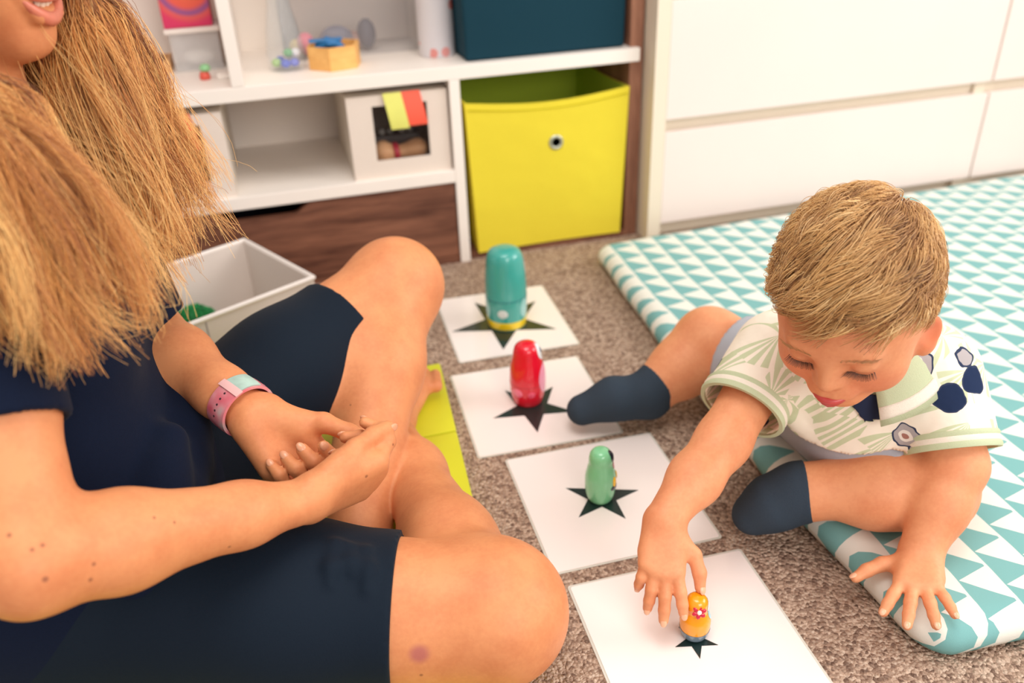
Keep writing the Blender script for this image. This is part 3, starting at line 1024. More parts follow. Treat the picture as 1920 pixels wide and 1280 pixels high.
# ================================================================== laminated star cards
paper = plain('card_white', (250, 238, 232), 0.28, 0.0, coat=0.35)
lamin = clear('laminate_edge', (0.93, 0.90, 0.80), 0.55, 0.12)
ink = plain('star_ink', (22, 42, 40), 0.32, 0.12, 40, coat=0.25)
cards = [([(820, 563), (1019, 536), (1085, 645), (856, 684)], (0.3450, 1.3360), 0.099, 'largest black star, under the tall teal doll'),
         ([(846, 705), (1084, 668), (1168, 812), (893, 862)], (0.3120, 1.0560), 0.0660, 'black star under the glossy red doll'),
         ([(950, 862), (1222, 811), (1351, 1009), (1032, 1082)], (0.3370, 0.8250), 0.0515, 'black star under the mint green doll'),
         ([(1063, 1100), (1388, 1029), None, None], (0.3465, 0.5710), 0.0245, 'smallest black star, under the orange doll')]
CARD = []
for pxs, sc, R_, lab in cards:
    if pxs[2] is None:
        a, b = PZ(*pxs[0], 0)[:2], PZ(*pxs[1], 0)[:2]
        e1 = unit(b - a); e2 = np.array([e1[1], -e1[0]]); w_, h_ = np.linalg.norm(b - a), 0.233
        ctr_ = a + e1 * w_ / 2 + e2 * h_ / 2
    else:
        q = [PZ(*p_, 0)[:2] for p_ in pxs]
        ctr_ = np.mean(q, 0); e1 = unit(q[1] - q[0] + q[2] - q[3]); e2 = np.array([e1[1], -e1[0]])
        w_ = (np.linalg.norm(q[1] - q[0]) + np.linalg.norm(q[2] - q[3])) / 2; h_ = (np.linalg.norm(q[3] - q[0]) + np.linalg.norm(q[2] - q[1])) / 2
    CARD.append((ctr_, e1, e2))

    def rect(w, h): return [tuple(ctr_ + e1 * sx * w / 2 + e2 * sy * h / 2) for sx, sy in ((-1, 1), (1, 1), (1, -1), (-1, -1))]
    cd = empty('star_card', (ctr_[0], ctr_[1], 0.0), 'square laminated card with the ' + lab, 'card', 'laminated star cards')
    obj('laminate', prism(rounded(rect(w_, h_), .004, 3), 0.0006, 0.0014), lamin, cd)
    obj('sheet', prism(rounded(rect(w_ - .006, h_ - .006), .003, 3), 0.0012, 0.0019), paper, cd)
    k_ = len(CARD) - 1
    obj('star', prism(star_poly(sc, R_, {0: math.atan2(-.958, -.287), 1: math.atan2(-.057, -.011), 2: math.atan2(.934, .357), 3: math.atan2(-.97, -.25)}[k_]), 0.0018, 0.0024), ink, cd)
CARD_TOP = 0.0024

# ================================================================== nesting dolls
def doll(pos, prof, label, col, name='nesting_doll'):
    d = empty(name, (pos[0], pos[1], CARD_TOP), label, 'nesting doll', 'wooden nesting dolls on the star cards')
    obj('doll_body', lathe(prof, (pos[0], pos[1], CARD_TOP), 64), plain(name + '_paint', col, 0.22, 0.03, 30, coat=0.5), d, shade=60)
    return d


def prof_r(prof, z):
    return float(np.interp(z, [p[1] for p in prof], [p[0] for p in prof]))


def patch(pos, prof, z, ang, hw, hz, thick=0.0007, n=16):
    """an oval painted patch lying on the turned surface"""
    V, Fs = [], []
    nr = 5
    for off in (0.0, thick):
        for j in range(nr + 1):
            for i in range(n):
                t = j / nr; a = 2 * PI * i / n
                zz = z + hz * t * math.sin(a); r0 = prof_r(prof, zz)
                aa = ang + hw * t * math.cos(a) / max(r0, .004)
                r_ = r0 + 0.0003 + off * (1 - t ** 4)
                V.append((pos[0] + r_ * math.cos(aa), pos[1] + r_ * math.sin(aa), CARD_TOP + zz))
    for j in range(nr):
        for i in range(n):
            a, b = j * n + i, j * n + (i + 1) % n; o_ = (nr + 1) * n
            Fs.append([o_ + a, o_ + a + n, o_ + b + n, o_ + b])
    return V, Fs


def curve_prof(pts, n=40):
    z = np.array([p[1] for p in pts]); r = np.array([p[0] for p in pts])
    t = np.linspace(0, 1, len(pts)); tt = np.linspace(0, 1, n)
    def cr(a):
        out = []
        for s in tt:
            x = s * (len(a) - 1); i = min(int(x), len(a) - 2); f = x - i
            p0, p1, p2, p3 = a[max(i - 1, 0)], a[i], a[i + 1], a[min(i + 2, len(a) - 1)]
            out.append(0.5 * ((2 * p1) + (-p0 + p2) * f + (2 * p0 - 5 * p1 + 4 * p2 - p3) * f * f + (-p0 + 3 * p1 - 3 * p2 + p3) * f ** 3))
        return np.array(out)
    return [(max(a, 1e-5), b) for a, b in zip(cr(r), cr(z))]


pT = PZ(951, 603, 0.004); pR = PZ(990, 748, 0.004); pG = PZ(1125, 931, 0.004); pO = PZ(1301, 1186, 0.004)
SIDE = math.atan2(CM[0][1], CM[0][0])      # image right
def paint(n, c): return plain(n, c, 0.25, 0, coat=0.4)


# tall teal doll
tp = curve_prof([(0.0001, 0), (.0335, 0.0), (.0365, .004), (.0382, .016), (.0395, .035), (.0405, .062), (.0395, .095), (.037, .122), (.034, .140), (.027, .151), (.013, .1555), (.0001, .156)]); tp = [(r * .93, z * .965) for r, z in tp]
td = doll(pT, tp, 'tall teal nesting doll with a yellow base on the farthest star card', (64, 166, 154))
obj('base_band', lathe([(prof_r(tp, z) + .0009, z) for z in np.linspace(.0025, .017, 6)], (pT[0], pT[1], CARD_TOP), 64), paint('band_yellow', (246, 212, 30)), td, shade=60)
obj('joint_line', lathe([(prof_r(tp, z) + .0004, z) for z in (.0585, .0592, .060)], (pT[0], pT[1], CARD_TOP), 64), paint('teal_seam', (30, 116, 124)), td)
dn = SIDE - 1.75
obj('spot', patch(pT, tp, .036, dn, .0095, .0085), paint('spot_white', (214, 222, 216)), td, shade=180)
obj('spot', patch(pT, tp, .040, SIDE - .55, .010, .020), paint('patch_pale_teal', (150, 206, 200)), td, shade=180)
obj('spot', patch(pT, tp, .040, SIDE - 2.75, .010, .020), paint('patch_pale_teal', (150, 206, 200)), td, shade=180)
obj('face', patch(pT, tp, .112, SIDE + .55, .026, .026), paint('face_white', (236, 232, 222)), td, shade=180)

# red doll
rp_ = curve_prof([(0.0001, 0), (.0215, 0.0), (.0255, .004), (.0288, .016), (.0306, .034), (.0302, .055), (.0278, .072), (.0245, .086), (.0225, .096), (.0190, .104), (.011, .1088), (.0001, .110)]); rp_ = [(r * .90, z * .96) for r, z in rp_]
rd = doll(pR, rp_, 'glossy red nesting doll with a pink belly on the second star card', (222, 18, 44))
obj('belly', patch(pR, rp_, .046, SIDE - .15, .020, .026), paint('belly_pink', (240, 156, 180)), rd, shade=180)
obj('face', patch(pR, rp_, .090, SIDE + .05, .014, .014), paint('red_face_white', (232, 232, 232)), rd, shade=180)
obj('eye', patch(pR, rp_, .093, SIDE - .05, .0045, .005, .0016), paint('eye_slate', (60, 80, 110)), rd, shade=180)
obj('spot', patch(pR, rp_, .028, SIDE - 2.2, .009, .008), paint('spot_pink', (244, 120, 150)), rd, shade=180)
obj('spot', patch(pR, rp_, .026, SIDE - 1.35, .006, .006), paint('spot_rose', (234, 80, 110)), rd, shade=180)
obj('joint_line', lathe([(prof_r(rp_, z) + .0003, z) for z in (.0385, .039, .0395)], (pR[0], pR[1], CARD_TOP), 64), paint('red_seam', (188, 16, 40)), rd)

# mint green doll
gp = curve_prof([(0.0001, 0), (.0150, 0.0), (.0190, .003), (.0222, .013), (.0236, .027), (.0232, .042), (.0205, .055), (.0185, .064), (.0180, .072), (.0160, .080), (.0100, .0857), (.0001, .087)]); gp = [(r * .87, z * .93) for r, z in gp]
gd = doll(pG, gp, 'mint green nesting doll with a large black eye on the third star card', (130, 206, 152))
obj('eye', patch(pG, gp, .0715, SIDE - .22, .0060, .0082, .0012), paint('eye_black', (14, 22, 36)), gd, shade=180)
obj('cheek', patch(pG, gp, .0575, SIDE - .16, .0045, .0060), paint('cheek_rose', (214, 150, 160)), gd, shade=180)
obj('beak', patch(pG, gp, .0350, SIDE - .56, .0040, .0085, .0014), paint('beak_yellow', (250, 196, 20)), gd, shade=180)
obj('beak', patch(pG, gp, .0385, SIDE + .06, .0035, .0070, .0014), paint('beak_yellow', (250, 196, 20)), gd, shade=180)
obj('wing_mark', patch(pG, gp, .0270, SIDE - .52, .0085, .0042, .0010), paint('mark_navy', (24, 40, 60)), gd, shade=180)

# small orange doll
op = curve_prof([(0.0001, 0), (.0105, 0.0), (.0138, .003), (.0160, .010), (.0172, .0185), (.0170, .028), (.0142, .036), (.0122, .0415), (.0126, .048), (.0117, .055), (.0075, .0600), (.0001, .0615)]); op = [(r * .97, z * .95) for r, z in op]
od = doll(pO, op, 'tiny orange nesting doll with a red flower under the reaching hand', (250, 160, 16))
obj('lower_half', lathe([(prof_r(op, z) + .0005, z) for z in np.linspace(.0003, .0135, 9)], (pO[0], pO[1], CARD_TOP), 64), paint('half_slate', (110, 128, 142)), od, shade=60)
obj('face', patch(pO, op, .0455, SIDE + .02, .0075, .0075), paint('orange_face_white', (236, 230, 224)), od, shade=180)
obj('cheek', patch(pO, op, .0330, SIDE - .05, .0060, .006), paint('cheek_blue', (170, 210, 216)), od, shade=180)
FA = math.atan2(-pO[1], -pO[0]) + 0.28
fz = .0470
fr_ = prof_r(op, fz) + .0005
fc = np.array([pO[0] + fr_ * math.cos(FA), pO[1] + fr_ * math.sin(FA), CARD_TOP + fz])
fn = unit(A(math.cos(FA), math.sin(FA), 0.42)); ft = unit(np.cross([0, 0, 1], fn)); fb = np.cross(fn, ft)
petals = []
for i in range(6):
    a = PI / 3 * i + .3; q = fc + (ft * math.cos(a) + fb * math.sin(a)) * .0048 - fn * (.0003 + .0) 
    petals.append(ellipsoid(q, (.0032, .0024, .0011), [ft * math.cos(a) + fb * math.sin(a), -ft * math.sin(a) + fb * math.cos(a), fn], 12, 8))
fo = obj('flower', join(*petals), paint('petal_red', (206, 20, 56)), od, shade=180)
obj('flower_centre', ellipsoid(fc + fn * .0006, (.0026, .0026, .0011), [ft, fb, fn], 14, 8), paint('petal_white', (250, 240, 220)), fo, shade=180)

# ================================================================== the seated woman
HB = 0.0026            # voxel size of the bodies
SK_W = ((226, 150, 100), (212, 132, 86))
hipR = A(-.262, .690, .135); hipL = A(-.200, .870, .140)
kneeR = PZ(925, 1150, .106); ankR = PZ(742, 832, .066)
kneeL = PZ(738, 540, .225); ankL = PZ(672, 1002, .064)
shR = P(-105, 430, .670); shL = P(115, 335, .93)
elR = P(58, 1050, .630); wrR = P(576, 938, .795)
elL = P(285, 640, .985); wrL = P(476, 778, .890)
pelv = (hipR + hipL) / 2 + A(-.035, 0, .035)
chest = (shR + shL) / 2 + A(-.045, .01, -.10)
mid = pelv * .5 + chest * .5 + A(-.035, 0, 0)
neck0 = (shR + shL) / 2 + A(-.015, 0, .025)
fwd = unit(np.cross((shL - shR), [0, 0, 1]) * A(1, 1, 0))           # the way the chest faces
if fwd[0] < 0: fwd = -fwd
lat = unit((shL - shR) * A(1, 1, 0))

# head frame
hg = unit(A(.85, -.40, -.30)); hu = unit(A(.27, -.12, .95) - hg * (A(.27, -.12, .95) @ hg)); hl = np.cross(hu, hg)   # hl = her left
chin = P(58, 98, .735)
hc = chin - .078 * hg + .112 * hu
H_ = lambda l, g, u: hc + l * hl + g * hg + u * hu
HAX = [hl, hg, hu]

torso = [
    C_(hipR + A(-.03, .02, .02), hipL + A(-.03, -.02, .02), .108, .108, .05),
    C_(pelv, mid, .100, .092, .06), C_(mid, chest, .092, .098, .06),
    C_(pelv + lat * .06, chest + lat * .055, .088, .085, .05), C_(pelv - lat * .06, chest - lat * .055, .088, .085, .05),
    C_(chest + A(0, 0, .06) - lat * .10, chest + A(0, 0, .06) + lat * .10, .062, .062, .05),
    E_(chest + fwd * .066 + lat * .068 + A(0, 0, -.02), (.052, .052, .056), k=.035),
    E_(chest + fwd * .066 - lat * .068 + A(0, 0, -.02), (.052, .052, .056), k=.035),
]
armRu = chain([shR, shR * .5 + elR * .5 + A(0, 0, -.004), elR], [.050, .0435, .0385], .025)
armLu = chain([shL, shL * .5 + elL * .5, elL], [.046, .0405, .036], .025)


def forearm(e, w, up, s=1.0):
    d = unit(w - e); m = e + (w - e) * .28
    f = unit(np.cross(d, up)); nn = unit(np.cross(f, d))
    return [C_(e, m, .0380 * s, .0375 * s, .02), C_(m, e + (w - e) * .72, .0375 * s, .0270 * s, .02), C_(e + (w - e) * .72, w, .0270 * s, .0222 * s, .02, (nn, 1.12))]


headp = [
    E_(H_(0, -.012, .02), (.074, .094, .088), HAX, .02), E_(H_(0, .030, -.045), (.054, .054, .064), HAX, .03),
    C_(H_(.046, .008, -.060), H_(.010, .072, -.098), .022, .0175, .02), C_(H_(-.046, .008, -.060), H_(-.010, .072, -.098), .022, .0175, .02),
    E_(H_(0, .074, -.099), (.020, .0165, .015), HAX, .014),
    E_(H_(.034, .058, -.030), (.024, .022, .026), HAX, .02), E_(H_(-.034, .058, -.030), (.024, .022, .026), HAX, .02),
    E_(H_(0, .070, -.068), (.033, .018, .024), HAX, .02),
    C_(H_(0, .086, .012), H_(0, .108, -.026), .0085, .0110, .012), E_(H_(.011, .094, -.031), (.007, .009, .007), HAX, .006), E_(H_(-.011, .094, -.031), (.007, .009, .007), HAX, .006),
    C_(H_(-.032, .080, .030), H_(.032, .080, .030), .010, .010, .016),
    S_(E_(H_(.031, .094, .010), (.018, .014, .011), HAX), .012), S_(E_(H_(-.031, .094, .010), (.018, .014, .011), HAX), .012),
    E_(H_(.031, .077, .009), (.0125, .0125, .0125), HAX, .003), E_(H_(-.031, .077, .009), (.0125, .0125, .0125), HAX, .003),
    E_(H_(.076, -.006, -.010), (.010, .019, .030), HAX, .006), E_(H_(-.076, -.006, -.010), (.010, .019, .030), HAX, .006),
    C_(hc + hu * -.06 - hg * .025, neck0, .054, .058, .03),
]
# smiling mouth: opening, lips
LC = lambda t, u, r: H_(.026 * t, .0955 - .013 * t * t, u + .0065 * t * t)
headp += [S_(G_([C_(LC(-.95, -.0645, 0), LC(0, -.0665, 0), .0035, .0062, .003), C_(LC(0, -.0665, 0), LC(.95, -.0645, 0), .0062, .0035, .003)]), .003)]
headp += [G_([C_(LC(-1, -.0635, 0), LC(-.45, -.0585, 0), .0030, .0042, .003), C_(LC(-.45, -.0585, 0), LC(.45, -.0585, 0), .0044, .0044, .003), C_(LC(.45, -.0585, 0), LC(1, -.0635, 0), .0042, .0030, .003)], .004)]
headp += [G_([C_(LC(-1, -.0640, 0), LC(-.45, -.0765, 0), .0030, .0056, .003), C_(LC(-.45, -.0765, 0), LC(.45, -.0765, 0), .0064, .0064, .003), C_(LC(.45, -.0765, 0), LC(1, -.0640, 0), .0056, .0030, .003)], .004)]

# left hand: palm up, half closed, thumb laid along the top; right hand closes round it
viewd = CM[2]
hLf = CV(.64, .76, .12); hLn = CV(.10, -.42, -.90)
curlL = [(1.05, 1.15, .6), (1.30, 1.35, .7), (1.35, 1.45, .8), (1.35, 1.45, .8)]
thL = [(.72, .62, .36), (.90, .42, .18), (.91, .40, .10)]
handL, nailL = hand(wrL, hLf, hLn, False, .90, 1.0, curlL, (.06, .0, -.03, -.08), thL)
hRf = CV(.70, -.22, .68); hRn = CV(.0, -.62, .70)
curlR = [(.62, 1.0, .55), (.95, 1.25, .6), (1.1, 1.3, .6), (1.15, 1.3, .6)]
thR = [(.88, .30, .30), (.97, .04, .24), (.99, -.02, .14)]
handR, nailR = hand(wrR, hRf, hRn, True, .82, 1.0, curlR, (.03, .0, -.03, -.06), thR)

# legs
dLk = unit(ankL - kneeL)
calf_dir = unit(np.cross(dLk, lat))
legL = [C_(hipL, hipL * .5 + kneeL * .5, .088, .074, .03), C_(hipL * .5 + kneeL * .5, kneeL, .074, .060, .03),
        E_(kneeL + A(.005, .0, .006), (.060, .058, .060), k=.03),
        C_(kneeL, kneeL * .68 + ankL * .32 + A(-.012, -.01, -.006), .056, .0590, .03), C_(kneeL * .68 + ankL * .32 + A(-.012, -.01, -.006), kneeL * .25 + ankL * .75, .0590, .040, .03), C_(kneeL * .25 + ankL * .75, ankL, .040, .0345, .03)]
toeL = PZ(650, 1190, .036)
legL += [C_(ankL + A(.0, .012, -.012), ankL * .5 + toeL * .5, .032, .030, .03), C_(ankL * .5 + toeL * .5, toeL, .030, .022, .02)]
legR = [C_(hipR, hipR * .5 + kneeR * .5, .090, .080, .03), C_(hipR * .5 + kneeR * .5, kneeR, .080, .066, .03),
        E_(kneeR + A(.008, 0, .004), (.060, .064, .062), k=.03),
        C_(kneeR + A(0, .01, -.006), kneeR * .66 + ankR * .34 + A(-.006, 0, 0), .052, .0500, .03), C_(kneeR * .66 + ankR * .34 + A(-.006, 0, 0), kneeR * .22 + ankR * .78, .0500, .036, .03), C_(kneeR * .22 + ankR * .78, ankR, .039, .033, .03)]
heelR = ankR + A(-.012, .02, -.01); toeR = PZ(786, 722, .045)
legR += [C_(heelR, ankR + A(.004, .07, -.012), .033, .031, .025), C_(ankR + A(.004, .07, -.012), toeR, .030, .020, .02)]
for i_, (dx, ln) in enumerate(((.030, .0), (.015, .012), (.002, .014), (-.012, .008), (-.026, -.002))):
    legR.append(G_([C_(toeR + A(dx * .8, -.01, .0), toeR + A(dx, .022 + ln, .0), .0105, .0085, .002)], .004))

body = torso + armRu + armLu + forearm(elR, wrR, [0, 0, 1]) + forearm(elL, wrL, [0, 0, 1]) + headp + handL + handR + [G_(legL, .006), G_(legR, .006)]
vf = blob(body, HB, zmin=.0225)
wbase = A(-.21, .80, .0225)
rel = lambda p: tuple(np.asarray(p) - wbase)
bruise = None
marks = [(rel(H_(0, .093, -.067)), .030, (206, 96, 92), .10, .0)]
wsurf = vf[0]


def on_surf(px_, py_, verts, nearest=True):
    """the body point seen at a pixel of the photograph (nearest surface along that line of sight)"""
    q = (verts - CPOS) @ CM.T
    u = 960 + FPX * q[:, 0] / q[:, 2] - px_; v_ = 640 + FPX * q[:, 1] / q[:, 2] - py_
    m = np.where(u * u + v_ * v_ < 60)[0]
    if not len(m):
        m = np.argsort(u * u + v_ * v_)[:3]
    return verts[m[np.argmin(q[m, 2])]]


for px_, py_, r_ in ((92, 1086, .0021), (173, 1092, .0016), (182, 1055, .0015), (23, 1000, .0016), (84, 1020, .0016), (65, 1028, .0015), (296, 968, .0013), (330, 973, .0012), (435, 1029, .0013), (692, 896, .0016), (742, 828, .0013), (795, 1270, .0016), (650, 756, .0012)):
    marks.append((rel(on_surf(px_, py_, wsurf)), r_, (132, 74, 54), .45, .7))
marks.append((rel(on_surf(785, 1232, wsurf)), .0085, (176, 92, 96), .55, .75))
wskin = skin('skin_warm', *SK_W, marks[1:])
# lips take their own colour
def add_lip(m, cs, col, hl_=None):
    t = m.node_tree
    return m


wm = obj('person', vf, wskin, None, wbase, 180)
tag(wm, 'woman in black t-shirt and black shorts sitting cross-legged on the lime mat', 'person')
lipm = plain('lip_rose', (214, 124, 98), 0.35, 0.06, 200)
lipv = join(tube([LC(t, -.0585 - .0050 * (abs(t) ** 1.5), 0) + hg * .0016 for t in np.linspace(-1, 1, 13)], [.0018, .0028, .0036, .0042, .0045, .0044, .0042, .0044, .0045, .0042, .0036, .0028, .0018], 10),
            )
obj('upper_lip', lipv, lipm, wm, shade=180)
obj('lower_lip', tube([LC(t, -.0775 + .0130 * abs(t) ** 1.7, 0) + hg * .0010 for t in np.linspace(-1, 1, 13)], [.0018, .003, .0044, .0054, .006, .0064, .0065, .0064, .006, .0054, .0044, .003, .0018], 10), lipm, wm, shade=180)
teeth = []
for i in range(8):
    t = (i - 3.5) / 4.6
    c = LC(t, -.0650 - .001 * (1 - abs(t)), 0) - hg * .0045
    sd = unit(LC(t + .05, 0, 0) - LC(t - .05, 0, 0)); sd = unit(sd - hu * (sd @ hu))
    teeth.append(ellipsoid(c, (.0030, .0022, .0050), [sd, np.cross(hu, sd), hu], 12, 8))
obj('teeth', join(*teeth), plain('tooth_ivory', (250, 236, 214), 0.25, 0), wm, shade=180)
obj('mouth_inside', ellipsoid(LC(0, -.0665, 0) - hg * .011, (.0215, .006, .007), HAX), plain('mouth_dark', (96, 36, 36), 0.6, 0), wm, shade=180)
obj('fingernails', join(*nail_mesh(nailL + nailR)), plain('nail_pink', (228, 162, 124), 0.25, 0), wm, shade=180)['kind'] = 'stuff'
for s_ in (1, -1):
    ew = obj('eye', ellipsoid(H_(.031 * s_, .0785, .0085), (.0121, .0121, .0075), HAX), plain('eye_white', (232, 222, 212), 0.15, 0), wm, shade=180)
    obj('iris', ellipsoid(H_(.031 * s_, .0893, .0075), (.0056, .0018, .0050), HAX), plain('iris_hazel', (104, 78, 50), 0.15, 0.1, 200), ew, shade=180)
    obj('pupil', ellipsoid(H_(.031 * s_, .0905, .0075), (.0024, .0009, .0024), HAX), plain('pupil_black', (12, 10, 12), 0.1, 0), ew, shade=180)
    obj('brow', tube([H_(s_ * (.016 + .005 * q_), .0925 - .0026 * q_ * q_ * .5, .0335 + .0016 * q_ - .0004 * q_ * q_) for q_ in range(6)], [.0012, .0022, .0023, .0020, .0015, .0006], 8), plain('brow_brown', (138, 90, 54), 0.8, 0.1, 200), wm, shade=180)

# t-shirt and shorts: cloth shells over the body
blackc = fabric('black_jersey', (9, 22, 46), (5, 15, 36), 1100, 0.18, 0.9, 0.5, 16, 0.03)
blacks = fabric('black_lycra', (9, 26, 40), (5, 18, 34), 1500, 0.2, 0.75, 0.3, 22, 0.03)
o_ = .008
shirt = [(p[0], p[1], p[2], p[3] + o_, p[4] + o_, p[5] + .01, p[6]) if p[0] == 'c' else ('e', p[1], p[2] + o_, p[3], p[4] + .01) for p in torso]
shirt += [E_(chest + fwd * .06 + A(0, 0, -.02), (.064, .13, .055), [fwd, lat, A(0, 0, 1)], .04)]
hemR = P(35, 775, .61); hemL = P(268, 625, .965)
axR = unit(elR - shR)
hemR = shR + axR * ((P(45, 770, .615) - shR) @ axR) + A(.0, .0, 0)
axL = unit(elL - shL); hemL = shL + axL * ((P(272, 610, .965) - shL) @ axL)
shirt += [F_(shR, hemR, .060, .0530, .03), F_(shL, hemL, .056, .0500, .03)]
shirt += [C_(neck0 + A(0, 0, -.02) - lat * .05, neck0 + A(0, 0, -.02) + lat * .05, .055, .055, .04)]
shirt += [S_(F_(shR, shR + (hemR - shR) * 1.35, .0485, .0445), .002), S_(F_(shL, shL + (hemL - shL) * 1.35, .045, .0415), .002), S_(C_(neck0 + hu * .10, neck0 + fwd * .03 + A(0, 0, .01), .075, .062), .004)]
# soft folds at the waist
for i_ in range(7):
    ang = -1.2 + i_ * .42
    p0 = pelv + fwd * (.085 + .03 * math.cos(ang)) + lat * .11 * math.sin(ang) + A(0, 0, .03 + .012 * (i_ % 3))
    shirt.append(C_(p0 - lat * .03, p0 + lat * .035 + A(0, 0, .03), .026, .018, .02))
vs_ = blob(shirt, .0036, zmin=.06)
ts = obj('t_shirt', vs_, blackc, wm, shade=180)

sr_ax = unit(kneeR - hipR); sl_ax = unit(kneeL - hipL)
shR_h = P(738, 1160, .80); shR_h = hipR + sr_ax * ((shR_h - hipR) @ sr_ax)
shL_h = P(578, 612, 1.22); shL_h = hipL + sl_ax * ((shL_h - hipL) @ sl_ax)
o2 = .0055
shorts = [C_(hipR + A(-.03, .02, .02), hipL + A(-.03, -.02, .02), .113, .113, .05), C_(pelv, pelv * .6 + mid * .4, .106, .100, .05),
          C_(hipR, hipR * .5 + kneeR * .5, .088 + o2, .080 + o2, .03)]
hm = hipR * .5 + kneeR * .5
def rad_at(p, a, b, ra, rb): return ra + (rb - ra) * float((p - a) @ (b - a) / ((b - a) @ (b - a)))
shorts += [F_(hm, shR_h, .080 + o2, rad_at(shR_h, hm, kneeR, .080, .066) + o2 + .001, .03)]
hm2 = hipL * .5 + kneeL * .5
shorts += [C_(hipL, hm2, .088 + o2, .074 + o2, .03), F_(hm2, shL_h, .074 + o2, rad_at(shL_h, hm2, kneeL, .074, .060) + o2 + .001, .03)]
vh = blob(shorts, .0034, zmin=.0222)
for q_ in (((632, 1016), (622, 1060), (626, 1090)), ((684, 1026), (690, 1060), (688, 1100)), ((660, 1024), (658, 1050), (660, 1068))):
    w_ = [on_surf(x_, y_, vh[0]) for x_, y_ in q_]
    shorts += [C_(w_[0], w_[1], .0040, .0042, .012), C_(w_[1], w_[2], .0042, .0010, .012)]
vh = blob(shorts, .0030, zmin=.0222)
so = obj('shorts', vh, blacks, wm, shade=180)

# pink wristband on the left wrist
bax = unit(wrL - elL); bc = elL + (wrL - elL) * .885
sd = unit(np.cross(bax, CV(.5, -.5, -.7))); up_ = np.cross(sd, bax)


def band(hw, r0, r1, a0=0.0, a1=2 * PI, n=48, sx=1.10):
    V, Fs = [], []
    prof = [(-hw, r0), (-hw, r1), (-hw * .5, r1 + .0006), (hw * .5, r1 + .0006), (hw, r1), (hw, r0)]
    m = len(prof)
    closed = abs(a1 - a0 - 2 * PI) < 1e-6
    N = n if closed else n + 1
    for i in range(N):
        a = a0 + (a1 - a0) * i / n
        for z, r in prof:
            V.append(tuple(bc + bax * z + (sd * math.cos(a) * sx + up_ * math.sin(a)) * r))
    for i in range(n):
        for j in range(m):
            a, b = i * m + j, i * m + (j + 1) % m
            c, d_ = ((i + 1) % N) * m + j, ((i + 1) % N) * m + (j + 1) % m
            Fs.append([a, b, d_, c])
    if not closed:
        Fs += [list(range(m))[::-1], [n * m + j for j in range(m)]]
    return V, Fs


def band_mat():
    k = NT('strap_pink'); o = k.obj(); nz = k.noise(o, 34, 2)
    k.base(k.ramp(nz, [(0.30, lin((226, 84, 104))), (0.50, lin((232, 150, 156))), (0.68, lin((206, 196, 190)))]))
    k.set(Roughness=0.3); k.b.inputs['Coat Weight'].default_value = 0.3
    return k.m


wbnd = obj('wristband', band(.0135, .0262, .0290), band_mat(), wm, origin=bc, shade=50)
obj('strap_loop', band(.0155, .0296, .0308, 1.10, 1.36, 8), plain('strap_loop', (240, 190, 186), 0.3, 0), wbnd, shade=50)
obj('strap_end', band(.0125, .0294, .0306, 1.36, 2.1, 12), plain('strap_end', (176, 204, 192), 0.3, 0.2, 40), wbnd, shade=50)
hk = plain('strap_hole', (60, 30, 40), 0.6, 0)
for i_ in range(5):
    a = 0.98 - .22 * i_
    rr = .0296
    c = bc + (sd * math.cos(a) * 1.10 + up_ * math.sin(a)) * rr
    nn = unit(sd * math.cos(a) / 1.10 + up_ * math.sin(a)); tt = np.cross(bax, nn)
    obj('strap_hole', ellipsoid(c, (.0013, .0013, .0006), [bax, tt, nn], 10, 6), hk, wbnd, shade=180)

# hair: two long masses falling in front of both shoulders
def spline(P_, n):
    P_ = np.asarray(P_, float); t = np.linspace(0, len(P_) - 1, n); out = []
    for x in t:
        i = min(int(x), len(P_) - 2); f = x - i
        p0, p1, p2, p3 = P_[max(i - 1, 0)], P_[i], P_[i + 1], P_[min(i + 2, len(P_) - 1)]
        out.append(0.5 * ((2 * p1) + (-p0 + p2) * f + (2 * p0 - 5 * p1 + 4 * p2 - p3) * f * f + (-p0 + 3 * p1 - 3 * p2 + p3) * f ** 3))
    return np.array(out)


